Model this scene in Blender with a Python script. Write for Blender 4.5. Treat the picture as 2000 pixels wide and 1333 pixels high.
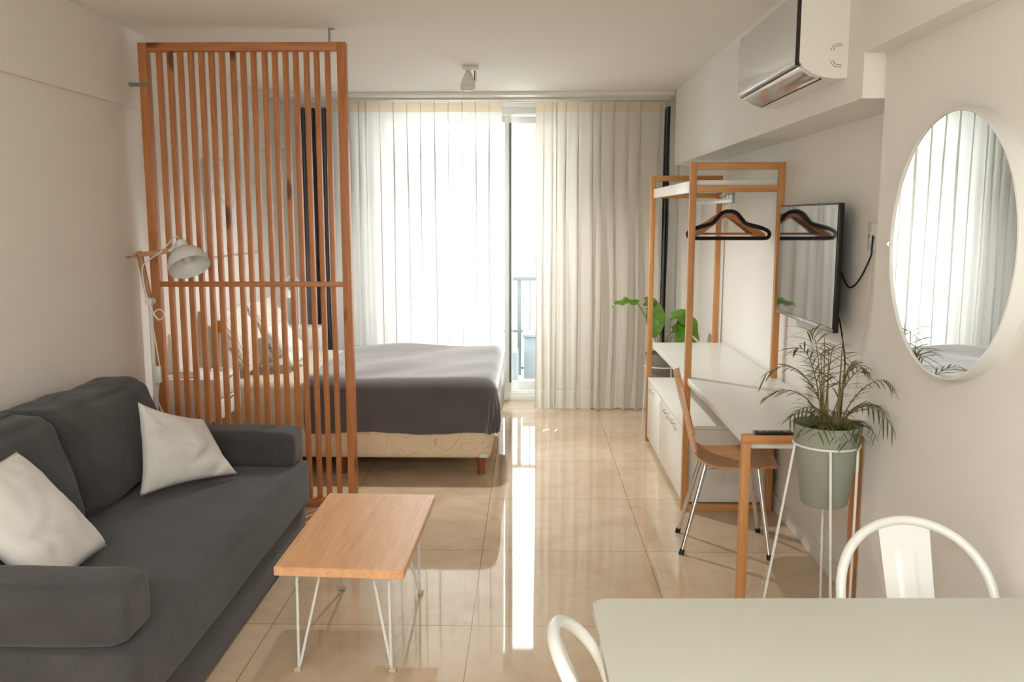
import bpy, bmesh, math, random
from mathutils import Vector, Matrix, Euler, noise
random.seed(7)
PI = math.pi
scene = bpy.context.scene
for o in list(bpy.data.objects): bpy.data.objects.remove(o)

# ---------------------------------------------------------------- camera
cam_data = bpy.data.cameras.new('camera'); cam = bpy.data.objects.new('camera', cam_data)
scene.collection.objects.link(cam); scene.camera = cam
cam_data.sensor_width = 36; cam_data.lens = 1710 / 2000 * 36
cam_data.clip_start = 0.05
cam.location = (0, 0, 1.62)
PITCH = math.atan(242 / 1710); YAW = math.atan(35 / 1710 / math.cos(PITCH))
cam.rotation_euler = (PI / 2 - PITCH, 0, YAW)

# ---------------------------------------------------------------- light
world = bpy.data.worlds.new('sky'); scene.world = world; world.use_nodes = True
bg = world.node_tree.nodes['Background']
bg.inputs['Color'].default_value = (0.965, 0.985, 1.0, 1)
bg.inputs['Strength'].default_value = 8.2
scene.view_settings.view_transform = 'Standard'
scene.view_settings.look = 'None'
scene.view_settings.exposure = 0.92
scene.view_settings.gamma = 1.0
try: scene.view_settings.use_curve_mapping = False
except Exception: pass

def area(name, loc, rot, sx, sy, power, col, portal=False):
    l = bpy.data.lights.new(name, 'AREA'); l.shape = 'RECTANGLE'; l.size = sx; l.size_y = sy
    l.energy = power; l.color = col
    if portal: l.cycles.is_portal = True
    o = bpy.data.objects.new(name, l); scene.collection.objects.link(o)
    o.location = loc; o.rotation_euler = rot
    return o
# daylight enters through the balcony door opening
area('window_portal', (-0.5, 7.86, 1.3), (-PI / 2, 0, 0), 1.72, 2.5, 1, (1, 1, 1), portal=True)
FILL_PANELS = [(-0.8, -1.2), (0.5, -1.2)]      # unseen panels added behind the camera as interior fill, built below
FILL_POWER = 38

# ---------------------------------------------------------------- helpers
def lin(c):
    return tuple(((x / 255) / 12.92 if x / 255 <= 0.04045 else ((x / 255 + 0.055) / 1.055) ** 2.4) for x in c)

class NT:
    def __init__(s, name):
        s.m = bpy.data.materials.new(name); s.m.use_nodes = True
        s.t = s.m.node_tree; s.n = s.t.nodes; s.l = s.t.links
        s.b = s.n['Principled BSDF']; s.out = s.n['Material Output']
    def node(s, kind, **kw):
        x = s.n.new(kind)
        for k, v in kw.items():
            if k in x.inputs: x.inputs[k].default_value = v
            else: setattr(x, k, v)
        return x
    def link(s, a, ao, b, bi): s.l.new(a.outputs[ao], b.inputs[bi])
    def coords(s, scale=(1, 1, 1), rot=(0, 0, 0)):
        tc = s.node('ShaderNodeTexCoord'); mp = s.node('ShaderNodeMapping')
        mp.inputs['Scale'].default_value = scale; mp.inputs['Rotation'].default_value = rot
        s.link(tc, 'Object', mp, 'Vector'); return mp
    def noise(s, vec, scale, detail=4, rough=0.5, dist=0):
        x = s.node('ShaderNodeTexNoise', Scale=scale, Detail=detail, Roughness=rough, Distortion=dist)
        s.link(vec, 0, x, 'Vector'); return x
    def ramp(s, src, out, stops):
        r = s.node('ShaderNodeValToRGB'); e = r.color_ramp.elements
        while len(e) < len(stops): e.new(0.5)
        for el, (p, c) in zip(e, stops): el.position = p; el.color = (*c, 1)
        s.link(src, out, r, 0); return r
    def mix(s, fac, a, b, mode='MIX'):
        x = s.node('ShaderNodeMixRGB', blend_type=mode)
        for i, v in ((0, fac), (1, a), (2, b)):
            if isinstance(v, tuple) and isinstance(v[0], bpy.types.Node): s.link(v[0], v[1], x, i)
            elif isinstance(v, tuple): x.inputs[i].default_value = (*v, 1)
            else: x.inputs[i].default_value = v
        return x
    def bump(s, src, out, strength, dist=0.01):
        b = s.node('ShaderNodeBump', Strength=strength, Distance=dist)
        s.link(src, out, b, 'Height'); s.link(b, 0, s.b, 'Normal'); return b

def plain(name, col, rough=0.5, metal=0.0, vary=0.04, scale=6, bump=0.0, bscale=60, spec=0.5, coat=0, sheen=0):
    t = NT(name); c = lin(col); mp = t.coords()
    n = t.noise(mp, scale, 3)
    r = t.ramp(n, 'Fac', [(0.3, tuple(x * (1 - vary) for x in c)), (0.7, tuple(min(1, x * (1 + vary)) for x in c))])
    t.link(r, 0, t.b, 'Base Color')
    t.b.inputs['Roughness'].default_value = rough; t.b.inputs['Metallic'].default_value = metal
    t.b.inputs['Specular IOR Level'].default_value = spec
    t.b.inputs['Coat Weight'].default_value = coat
    t.b.inputs['Sheen Weight'].default_value = sheen
    if bump: t.bump(t.noise(mp, bscale, 4), 'Fac', bump)
    return t.m

def wood(name, dark, light, axis=2, knots=0.0, rough=0.45, grain=14, seed=0.0, knotcol=(92, 40, 18)):
    t = NT(name)
    sc = [1, 1, 1]; sc[axis] = 0.07
    mp = t.coords(tuple(sc)); mp.inputs['Location'].default_value = (seed, seed * 1.7, seed * 0.6)
    n1 = t.noise(mp, grain * 2.2, 5, 0.6, 1.2)
    r1 = t.ramp(n1, 'Fac', [(0.25, lin(dark)), (0.5, tuple((a + b) / 2 for a, b in zip(lin(dark), lin(light)))), (0.75, lin(light))])
    n2 = t.noise(mp, grain * 9, 3, 0.7)
    r2 = t.ramp(n2, 'Fac', [(0.3, (0.78, 0.78, 0.78)), (0.65, (1, 1, 1))])
    m = t.mix(0.6, (r1, 0), (r2, 0), 'MULTIPLY'); last = m
    if knots:
        sk = [1, 1, 1]; sk[axis] = 0.42
        mk = t.coords(tuple(sk)); mk.inputs['Location'].default_value = (seed * 2.1, 0.3, seed)
        v = t.node('ShaderNodeTexVoronoi', Scale=4.6); t.link(mk, 0, v, 'Vector')
        rk = t.ramp(v, 'Distance', [(0.0, (1, 1, 1)), (knots, (0.75, 0.75, 0.75)), (knots * 1.5, (0, 0, 0))])
        last = t.mix((rk, 0), (m, 0), lin(knotcol))
    t.link(last, 0, t.b, 'Base Color'); t.b.inputs['Roughness'].default_value = rough
    t.bump(n2, 'Fac', 0.08, 0.004)
    return t.m

def fabric(name, col, col2=None, weave=420, bump=0.25, rough=0.95, sheen=0.15, blot=5):
    t = NT(name); mp = t.coords(); c = lin(col); c2 = lin(col2) if col2 else tuple(min(1, x * 1.25) for x in c)
    n = t.noise(mp, blot, 6, 0.65); r = t.ramp(n, 'Fac', [(0.3, c), (0.72, c2)])
    w = t.noise(mp, weave, 2, 0.8); rw = t.ramp(w, 'Fac', [(0.3, (0.8, 0.8, 0.8)), (0.7, (1, 1, 1))])
    m = t.mix(0.7, (r, 0), (rw, 0), 'MULTIPLY')
    t.link(m, 0, t.b, 'Base Color'); t.b.inputs['Roughness'].default_value = rough
    t.b.inputs['Sheen Weight'].default_value = sheen; t.b.inputs['Specular IOR Level'].default_value = 0.2
    t.bump(w, 'Fac', bump, 0.003)
    return t.m

def cloth_sheer(name, col, transp, transl):
    t = NT(name); mp = t.coords((1, 1, 1)); w = t.noise(mp, 260, 2)
    c = lin(col)
    r = t.ramp(w, 'Fac', [(0.35, tuple(x * 0.93 for x in c)), (0.65, c)])
    d = t.node('ShaderNodeBsdfDiffuse'); tl = t.node('ShaderNodeBsdfTranslucent'); tp = t.node('ShaderNodeBsdfTransparent')
    t.link(r, 0, d, 'Color'); t.link(r, 0, tl, 'Color')
    m1 = t.node('ShaderNodeMixShader'); m1.inputs[0].default_value = transl
    t.link(d, 0, m1, 1); t.link(tl, 0, m1, 2)
    m2 = t.node('ShaderNodeMixShader'); m2.inputs[0].default_value = transp
    t.link(m1, 0, m2, 1); t.link(tp, 0, m2, 2); t.link(m2, 0, t.out, 'Surface')
    t.n.remove(t.b)
    return t.m

def glass(name, refl=0.08, tint=(0.96, 0.98, 0.97)):
    t = NT(name); g = t.node('ShaderNodeBsdfGlossy', Roughness=0.01); tp = t.node('ShaderNodeBsdfTransparent')
    tp.inputs['Color'].default_value = (*tint, 1)
    f = t.node('ShaderNodeFresnel', IOR=1.45); m = t.node('ShaderNodeMixShader')
    t.link(f, 0, m, 0); t.link(tp, 0, m, 1); t.link(g, 0, m, 2); t.link(m, 0, t.out, 'Surface'); t.n.remove(t.b)
    return t.m

def lamp_emit(name, col, strength):
    t = NT(name); t.b.inputs['Emission Color'].default_value = (*col, 1); t.b.inputs['Emission Strength'].default_value = strength
    t.b.inputs['Base Color'].default_value = (0.9, 0.9, 0.9, 1); return t.m

class MB:
    """collects shapes in world coordinates, links them as one mesh object"""
    def __init__(s): s.bm = bmesh.new()
    def box(s, x0, x1, y0, y1, z0, z1, bev=0.0, seg=2, rot=None, piv=None):
        r = bmesh.ops.create_cube(s.bm, size=1); vs = r['verts']
        bmesh.ops.scale(s.bm, verts=vs, vec=(abs(x1 - x0), abs(y1 - y0), abs(z1 - z0)))
        bmesh.ops.translate(s.bm, verts=vs, vec=((x0 + x1) / 2, (y0 + y1) / 2, (z0 + z1) / 2))
        if bev:
            es = list({e for v in vs for e in v.link_edges})
            rr = bmesh.ops.bevel(s.bm, geom=es, offset=bev, segments=seg, affect='EDGES', profile=0.5)
            vs = list({v for f in rr['faces'] for v in f.verts} | {v for v in vs if v.is_valid})
        if rot is not None:
            p = Vector(piv) if piv is not None else Vector(((x0 + x1) / 2, (y0 + y1) / 2, (z0 + z1) / 2))
            bmesh.ops.rotate(s.bm, verts=vs, cent=p, matrix=Euler(rot).to_matrix())
        return s
    def tube(s, pts, r, seg=10, closed=False, cap=True):
        P = [Vector(p) for p in pts]; n = len(P); rs = r if isinstance(r, (list, tuple)) else [r] * n
        rings = []; up = None
        for i in range(n):
            if closed: tan = (P[(i + 1) % n] - P[i - 1])
            else: tan = P[min(i + 1, n - 1)] - P[max(i - 1, 0)]
            if tan.length < 1e-9: tan = Vector((0, 0, 1))
            tan.normalize()
            if up is None:
                up = Vector((0, 0, 1)) if abs(tan.z) < 0.9 else Vector((1, 0, 0))
            a = tan.cross(up)
            if a.length < 1e-6: a = tan.cross(Vector((0, 1, 0)))
            a.normalize(); b = tan.cross(a); b.normalize(); up = -b if False else a.cross(tan)
            rings.append([s.bm.verts.new(P[i] + a * math.cos(k * 2 * PI / seg) * rs[i] + b * math.sin(k * 2 * PI / seg) * rs[i]) for k in range(seg)])
        m = n if closed else n - 1
        for i in range(m):
            A, B = rings[i], rings[(i + 1) % n]
            for k in range(seg): s.bm.faces.new((A[k], A[(k + 1) % seg], B[(k + 1) % seg], B[k]))
        if cap and not closed:
            s.bm.faces.new(rings[0][::-1]); s.bm.faces.new(rings[-1])
        return s
    def lathe(s, prof, seg=32, c=(0, 0, 0), mat=None):
        c = Vector(c); rings = []; M = mat or Matrix.Identity(3)
        for (r, z) in prof:
            if r < 1e-6: rings.append([s.bm.verts.new(c + M @ Vector((0, 0, z)))])
            else: rings.append([s.bm.verts.new(c + M @ Vector((r * math.cos(k * 2 * PI / seg), r * math.sin(k * 2 * PI / seg), z))) for k in range(seg)])
        for A, B in zip(rings, rings[1:]):
            if len(A) == 1 and len(B) == 1: continue
            for k in range(seg):
                k2 = (k + 1) % seg
                if len(A) == 1: s.bm.faces.new((A[0], B[k], B[k2]))
                elif len(B) == 1: s.bm.faces.new((A[k], B[0], A[k2]))
                else: s.bm.faces.new((A[k], B[k], B[k2], A[k2]))
        return s
    def grid(s, nu, nv, fn, closed_u=False):
        V = [[s.bm.verts.new(fn(i / nu, j / nv)) for j in range(nv + 1)] for i in range(nu + (0 if closed_u else 1))]
        for i in range(nu):
            for j in range(nv):
                i2 = (i + 1) % len(V)
                s.bm.faces.new((V[i][j], V[i2][j], V[i2][j + 1], V[i][j + 1]))
        return s
    def prism(s, poly, a0, a1, axis=0):
        """poly in the other two axes, extruded along axis"""
        def P(u, v, w):
            return {0: (w, u, v), 1: (u, w, v), 2: (u, v, w)}[axis]
        A = [s.bm.verts.new(P(u, v, a0)) for u, v in poly]; B = [s.bm.verts.new(P(u, v, a1)) for u, v in poly]
        s.bm.faces.new(A); s.bm.faces.new(B[::-1]); n = len(poly)
        for i in range(n): s.bm.faces.new((A[i], B[i], B[(i + 1) % n], A[(i + 1) % n]))
        return s
    def soft(s, x0, x1, y0, y1, z0, z1, r=0.05, n=14, puff=(0, 0, 0), wr=0.0, seed=0, rot=None, wsc=5):
        c = Vector(((x0 + x1) / 2, (y0 + y1) / 2, (z0 + z1) / 2)); h = Vector(((x1 - x0) / 2, (y1 - y0) / 2, (z1 - z0) / 2))
        b = bmesh.new(); bmesh.ops.create_cube(b, size=2); bmesh.ops.subdivide_edges(b, edges=b.edges[:], cuts=n, use_grid_fill=True)
        R = Euler(rot).to_matrix() if rot else Matrix.Identity(3); mp = {}
        for v in b.verts:
            q = v.co.copy()
            for k in range(3):   # push samples toward the edges so that the rounding is smooth
                q[k] = math.copysign(abs(q[k]) ** 0.8, q[k])
            p = Vector((q.x * h.x, q.y * h.y, q.z * h.z))
            inn = Vector([max(-(h[k] - r), min(h[k] - r, p[k])) for k in range(3)])
            d = p - inn
            if d.length > 1e-9: p = inn + d.normalized() * r
            f = [max(0, 1 - q[k] ** 2) for k in range(3)]
            p.x += puff[0] * q.x * f[1] ** 0.5 * f[2] ** 0.5
            p.y += puff[1] * q.y * f[0] ** 0.5 * f[2] ** 0.5
            p.z += puff[2] * q.z * f[0] ** 0.5 * f[1] ** 0.5
            if wr:
                w = noise.noise_vector(Vector((p.x * wsc + seed, p.y * wsc, p.z * wsc))) * wr + noise.noise_vector(Vector((p.x * wsc * 3, p.y * wsc * 3 + seed, p.z * wsc * 3))) * wr * 0.3
                p += w
            mp[v] = s.bm.verts.new(c + R @ p)
        for f in b.faces: s.bm.faces.new([mp[v] for v in f.verts])
        b.free(); return s
    def xform(s, M):
        bmesh.ops.transform(s.bm, matrix=M, verts=s.bm.verts); return s
    def build(s, name, mat, parent=None, smooth=True, loc=None, angle=40):
        bm = s.bm
        off = Vector(loc) if loc is not None else (world_loc(parent) if parent else Vector((0, 0, 0)))
        bmesh.ops.recalc_face_normals(bm, faces=bm.faces)
        if off.length: bmesh.ops.translate(bm, verts=bm.verts, vec=-off)
        me = bpy.data.meshes.new(name); bm.to_mesh(me); bm.free()
        if isinstance(mat, (list, tuple)):
            for m in mat: me.materials.append(m)
        else: me.materials.append(mat)
        if smooth:
            me.polygons.foreach_set('use_smooth', [True] * len(me.polygons))
            try: me.set_sharp_from_angle(angle=math.radians(angle))
            except Exception: pass
        o = bpy.data.objects.new(name, me); scene.collection.objects.link(o)
        if parent: o.parent = parent
        else: o.location = off
        return o

def world_loc(o):
    v = Vector((0, 0, 0))
    while o: v += o.location; o = o.parent
    return v
def tag(o, label=None, cat=None, group=None, kind=None):
    if label: o['label'] = label
    if cat: o['category'] = cat
    if group: o['group'] = group
    if kind: o['kind'] = kind
    return o
def thing(name, loc, label, cat, group=None, rz=0):
    o = bpy.data.objects.new(name, None); scene.collection.objects.link(o)
    o.empty_display_size = 0.1; o.location = loc; o.rotation_euler = (0, 0, rz)
    return tag(o, label, cat, group)
def struct(mb, name, mat, parent=None, **k):
    o = mb.build(name, mat, parent, **k); o['kind'] = 'structure'; return o
def arc(c, r, a0, a1, n, plane='xz'):
    out = []
    for i in range(n + 1):
        a = a0 + (a1 - a0) * i / n; u, v = r * math.cos(a), r * math.sin(a)
        out.append({'xz': (c[0] + u, c[1], c[2] + v), 'yz': (c[0], c[1] + u, c[2] + v), 'xy': (c[0] + u, c[1] + v, c[2])}[plane])
    return out
def bez(p0, p1, p2, p3, n=12):
    p0, p1, p2, p3 = map(Vector, (p0, p1, p2, p3)); out = []
    for i in range(n + 1):
        t = i / n; out.append(p0 * (1 - t) ** 3 + p1 * 3 * t * (1 - t) ** 2 + p2 * 3 * t * t * (1 - t) + p3 * t ** 3)
    return out
def catmull(pts, n=8):
    P = [Vector(p) for p in pts]; P = [P[0] * 2 - P[1]] + P + [P[-1] * 2 - P[-2]]; out = []
    for i in range(1, len(P) - 2):
        for k in range(n):
            t = k / n; a, b, c, d = P[i - 1], P[i], P[i + 1], P[i + 2]
            out.append(0.5 * ((2 * b) + (c - a) * t + (2 * a - 5 * b + 4 * c - d) * t * t + (3 * b - a - 3 * c + d) * t ** 3))
    out.append(P[-2]); return out
def copy_tree(o, parent=None):
    c = o.copy(); scene.collection.objects.link(c)
    if parent: c.parent = parent
    for ch in list(o.children): copy_tree(ch, c)
    return c

# ---------------------------------------------------------------- materials
M = {}
M['wall'] = plain('wall paint', (240, 237, 231), 0.62, bump=0.05, bscale=90, vary=0.012, scale=1.5, spec=0.35)
M['wallw'] = plain('side wall paint', (238, 232, 224), 0.7, bump=0.05, bscale=90, vary=0.012, scale=1.5, spec=0.3)
M['ceil'] = plain('ceiling paint', (243, 240, 233), 0.8, vary=0.01, scale=1.2, spec=0.2)
M['white'] = plain('white lacquer', (236, 234, 226), 0.28, vary=0.01)
M['whitemat'] = plain('white laminate', (234, 231, 222), 0.38, vary=0.012)
M['whitemetal'] = plain('white powder coat', (228, 228, 222), 0.28, vary=0.01)
M['alu'] = plain('white aluminium', (226, 226, 222), 0.4, vary=0.01)
M['grayalu'] = plain('grey aluminium', (84, 90, 92), 0.4, vary=0.05)
M['chrome'] = plain('chrome', (225, 225, 228), 0.12, 1.0, vary=0.01)
M['steel'] = plain('zinc steel', (150, 150, 148), 0.35, 0.9)
M['black'] = plain('black plastic', (16, 16, 17), 0.35, vary=0.1)
M['velvet'] = plain('black velvet', (14, 12, 13), 0.9, vary=0.1, sheen=0.1)
M['pineV'] = wood('orange pine upright', (178, 108, 60), (208, 141, 88), 2, 0.10, seed=1.3)
M['pineH'] = wood('orange pine rail', (176, 106, 60), (206, 139, 88), 0, 0.11, seed=4.1)
M['rackX'] = wood('honey wood crosswise', (196, 132, 70), (222, 164, 102), 0, 0.04, seed=2.2)
M['rackZ'] = wood('honey wood upright', (194, 130, 70), (220, 162, 102), 2, 0.035, seed=6.2)
M['table'] = wood('oak table top', (216, 158, 110), (236, 190, 144), 1, 0, rough=0.32, grain=11, seed=3.3)
M['ply'] = wood('beech plywood', (200, 138, 84), (220, 164, 110), 0, 0, rough=0.3, grain=6, seed=5.5)
M['hangwood'] = wood('hanger wood', (168, 104, 58), (200, 138, 86), 0, 0, rough=0.3, grain=12, seed=8.5)
M['bedleg'] = wood('red brown wood', (128, 66, 38), (158, 88, 54), 2, 0, rough=0.35, seed=9.1)
M['lampwood'] = wood('lamp wood', (182, 128, 88), (208, 160, 118), 2, 0, seed=7.7)
M['sofa'] = fabric('charcoal sofa cloth', (64, 62, 62), (78, 76, 75), weave=380, bump=0.3)
M['spread'] = fabric('grey bedspread', (84, 81, 82), (98, 95, 95), weave=300, bump=0.15, blot=3, sheen=1.0)
M['pillow'] = fabric('light grey cushion linen', (216, 212, 205), (226, 222, 215), weave=330, bump=0.2, blot=4)
M['blanket'] = fabric('cream blanket', (206, 192, 166), (228, 216, 194), weave=70, bump=0.8, blot=14)
M['sheet'] = fabric('white bedding', (232, 230, 226), (240, 238, 234), weave=300, bump=0.1)
M['sheer'] = cloth_sheer('sheer voile', (240, 239, 236), 0.02, 0.46)
M['linen'] = cloth_sheer('linen voile', (238, 232, 222), 0.01, 0.40)
M['header'] = cloth_sheer('curtain heading tape', (236, 222, 198), 0.0, 0.36)
M['hem'] = cloth_sheer('curtain hem', (240, 236, 226), 0.0, 0.45)
M['blackout'] = fabric('dark grey blackout cloth', (92, 92, 98), (110, 110, 116), weave=200, bump=0.1)
M['glass'] = glass('window glass')
M['potgreen'] = plain('sage grey pot', (150, 154, 140), 0.6, vary=0.02)
M['potgrey'] = plain('grey pot', (142, 140, 128), 0.6, vary=0.03)
M['soil'] = plain('potting soil', (58, 44, 32), 0.95, vary=0.4, scale=60, bump=0.8, bscale=80)
M['beige'] = plain('beige ceramic', (196, 178, 152), 0.5)
M['bluegray'] = plain('blue grey board', (104, 114, 122), 0.6, vary=0.03)
M['concrete'] = plain('balcony tiles', (196, 192, 184), 0.7, vary=0.05)
M['facade'] = plain('white facade', (196, 196, 194), 0.8, vary=0.01)

# floor: polished porcelain tiles 0.8 m
t = NT('polished porcelain tiles')
mp = t.coords()
n = t.noise(mp, 1.4, 8, 0.62, 0.9)
r = t.ramp(n, 'Fac', [(0.25, lin((196, 170, 140))), (0.5, lin((212, 189, 160))), (0.8, lin((226, 208, 182)))])
n2 = t.noise(mp, 9, 6, 0.7, 0.5); r2 = t.ramp(n2, 'Fac', [(0.3, (0.88, 0.87, 0.86)), (0.6, (1, 1, 1))])
m1 = t.mix(0.7, (r, 0), (r2, 0), 'MULTIPLY')
br = t.node('ShaderNodeTexBrick', Scale=1.0); br.offset = 0.0; br.squash = 1.0
br.inputs['Mortar Size'].default_value = 0.0018; br.inputs['Mortar Smooth'].default_value = 0.1
br.inputs['Brick Width'].default_value = 0.8; br.inputs['Row Height'].default_value = 0.8
br.inputs['Color1'].default_value = (1, 1, 1, 1); br.inputs['Color2'].default_value = (0.94, 0.93, 0.92, 1); br.inputs['Mortar'].default_value = (0.42, 0.36, 0.3, 1)
mb_ = t.coords(); mb_.inputs['Location'].default_value = (0.23, -0.105, 0); t.link(mb_, 0, br, 'Vector')
m2 = t.mix(1.0, (m1, 0), (br, 0), 'MULTIPLY')
t.link(m2, 0, t.b, 'Base Color')
t.b.inputs['Roughness'].default_value = 0.035; t.b.inputs['IOR'].default_value = 1.62
n3 = t.noise(mp, 2.2, 3, 0.5); t.bump(n3, 'Fac', 0.03, 0.006)
M['floor'] = t.m
# television glass
t = NT('television screen'); t.b.inputs['Base Color'].default_value = (0.012, 0.012, 0.014, 1)
t.b.inputs['Roughness'].default_value = 0.06; t.b.inputs['IOR'].default_value = 1.9
t.b.inputs['Coat Weight'].default_value = 0.6; t.b.inputs['Coat Roughness'].default_value = 0.03
n = t.noise(t.coords(), 2, 2); t.link(t.ramp(n, 'Fac', [(0.3, (0.015, 0.015, 0.018)), (0.7, (0.02, 0.02, 0.022))]), 0, t.b, 'Base Color')
M['screen'] = t.m
t = NT('mirror silver'); t.b.inputs['Metallic'].default_value = 1; t.b.inputs['Roughness'].default_value = 0.005
n = t.noise(t.coords(), 2, 2); t.link(t.ramp(n, 'Fac', [(0.3, (0.92, 0.94, 0.93)), (0.7, (0.93, 0.95, 0.94))]), 0, t.b, 'Base Color'); M['mirror'] = t.m
# air conditioner glossy silver white front
t = NT('silvered glossy panel'); t.b.inputs['Metallic'].default_value = 0.55; t.b.inputs['Roughness'].default_value = 0.08
n = t.noise(t.coords(), 3, 2); t.link(t.ramp(n, 'Fac', [(0.3, (0.66, 0.66, 0.67)), (0.7, (0.70, 0.70, 0.71))]), 0, t.b, 'Base Color')
n = t.noise(t.coords((1, 1, 2.2)), 3.0, 2); t.bump(n, 'Fac', 0.12, 0.02); M['acfront'] = t.m
# quilted box spring cloth: cream ground with scrolling lines
t = NT('quilted damask'); mp = t.coords()
v = t.noise(mp, 4.6, 0.0, 0.4, 1.0)
ln_, bgc = lin((198, 168, 136)), lin((228, 208, 176))
rl = t.ramp(v, 'Fac', [(0.40, bgc), (0.408, ln_), (0.418, bgc), (0.50, bgc), (0.508, ln_), (0.518, bgc), (0.60, bgc), (0.608, ln_), (0.618, bgc)])
vo = t.node('ShaderNodeTexVoronoi', Scale=26); t.link(mp, 0, vo, 'Vector')
t.link(rl, 0, t.b, 'Base Color'); t.b.inputs['Roughness'].default_value = 0.8; t.bump(vo, 'Distance', 0.35, 0.006)
M['quilt'] = t.m
# leaf materials
def leafmat(name, a, b, rough=0.4):
    t = NT(name); mp = t.coords(); n = t.noise(mp, 14, 3)
    t.link(t.ramp(n, 'Fac', [(0.3, lin(a)), (0.7, lin(b))]), 0, t.b, 'Base Color'); t.b.inputs['Roughness'].default_value = rough
    tl = t.node('ShaderNodeBsdfTranslucent'); tl.inputs['Color'].default_value = (*lin(b), 1)
    mx = t.node('ShaderNodeMixShader'); mx.inputs[0].default_value = 0.25
    t.link(t.b, 0, mx, 1); t.link(tl, 0, mx, 2); t.link(mx, 0, t.out, 'Surface'); return t.m
M['palm'] = leafmat('palm leaf', (66, 80, 32), (112, 122, 58))
M['palmstem'] = plain('palm stem', (120, 104, 62), 0.6, vary=0.2, scale=20)
M['leaf'] = leafmat('broad leaf', (74, 116, 34), (110, 150, 56), 0.3)
M['leafstem'] = plain('leaf stem', (120, 140, 76), 0.5, vary=0.15)
# art
t = NT('pale abstract canvas'); mp = t.coords((1, 1, 1)); n = t.noise(mp, 3.2, 3, 0.5, 2.2)
r = t.ramp(n, 'Fac', [(0.30, lin((188, 208, 218))), (0.36, lin((236, 233, 226))), (0.50, lin((238, 235, 228))), (0.515, lin((214, 186, 196))), (0.53, lin((238, 235, 228))), (0.66, lin((236, 233, 226))), (0.74, lin((206, 205, 120)))])
t.link(r, 0, t.b, 'Base Color'); M['art'] = t.m
M['pattern'] = None
t = NT('feather print cotton'); mp = t.coords((1, 1.6, 1), (0.5, 0, 0))
v = t.node('ShaderNodeTexWave', wave_type='BANDS', bands_direction='DIAGONAL'); v.inputs['Scale'].default_value = 14; v.inputs['Distortion'].default_value = 5; v.inputs['Detail'].default_value = 2
t.link(mp, 0, v, 'Vector')
t.link(t.ramp(v, 'Fac', [(0.0, lin((176, 160, 140))), (0.14, lin((205, 192, 172))), (0.26, lin((238, 234, 226))), (1, lin((240, 237, 230)))]), 0, t.b, 'Base Color'); t.b.inputs['Roughness'].default_value = 0.9
M['pattern'] = t.m

# ---------------------------------------------------------------- room shell
H = 2.60; XL = -2.115; XR = 1.375; XN = 1.205; YW = 7.62; YB = -2.2; LX = 1.13
struct(MB().box(XL - 0.25, XR + 0.25, YB - 0.2, 7.86, -0.2, 0), 'floor', M['floor'], smooth=False)
struct(MB().box(XL - 0.25, XR + 0.25, YB - 0.2, 7.86, H, H + 0.2), 'ceiling', M['ceil'], smooth=False)
# left wall with the slightly proud upper band
w = MB().box(XL - 0.2, XL - 0.02, YB, YW, 0, 2.20).box(XL - 0.2, XL, YB, YW, 2.20, H)
struct(w, 'wall_left', M['wallw'], smooth=False)
# right wall: recessed part behind the television, proud part with the mirror
w = MB().box(XR, XR + 0.2, 3.09, YW, 0, H).box(XN, XR + 0.2, YB, 3.09, 0, H)
struct(w, 'wall_right', M['wall'], smooth=False)
b = MB().box(LX, XR, 3.095, 7.02, 2.022, H).box(LX, XR, YB, 3.095, 2.172, H)
struct(b, 'trim_1', M['wall'], smooth=False)['label'] = 'white ceiling beam along the right wall'
struct(MB().box(XL - 0.2, XR + 0.2, YB - 0.2, YB, 0, H), 'wall_rear', M['wall'], smooth=False)
# window wall: piers and head
OX0, OX1 = -1.36, 0.36
w = MB().box(XL - 0.1, OX0, YW, 7.86, 0, H).box(OX1, XR + 0.05, YW, 7.86, 0, H).box(OX0, OX1, YW, 7.86, 2.545, H)
struct(w, 'wall_back', M['wall'], smooth=False)
# white pier that shows between the curtains and the right wall
struct(MB().box(1.235, XR, 7.42, YW, 0, H), 'trim_2', M['wall'], smooth=False)
# soffit above the curtains with a shadow groove at its front
s_ = MB().box(XL, LX, 7.10, YW, 2.575, H - 0.001)
struct(s_, 'trim_3', M['ceil'], smooth=False)
struct(MB().box(XR - 0.014, XR, 3.09, 7.42, 0, 0.085, 0.003), 'baseboard_right', M['white'], smooth=False)
struct(MB().box(XN - 0.014, XN, YB, 3.09, 0, 0.085, 0.003), 'baseboard_near', M['white'], smooth=False)
struct(MB().box(XL - 0.02, XL - 0.006, YB, 7.6, 0, 0.085, 0.003), 'baseboard_left', M['white'], smooth=False)
# fill panels added on the unseen ceiling behind the camera, brightening the room
for i, (x, y) in enumerate(FILL_PANELS):
    l = thing('fill_panel', (x, y, H), 'square white fill panel added on the unseen ceiling behind the camera, %s' % ('by the left wall' if x < 0 else 'by the mirror wall'), 'fill light')
    MB().box(x - 0.33, x + 0.33, y - 0.33, y + 0.33, H - 0.03, H, 0.004).build('housing', M['whitemetal'], l)
    a = area('fill_lamp', (0, 0, -0.035), (0, 0, 0), 0.6, 0.6, FILL_POWER, (0.93, 0.97, 1.0)); a.parent = l

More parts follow.
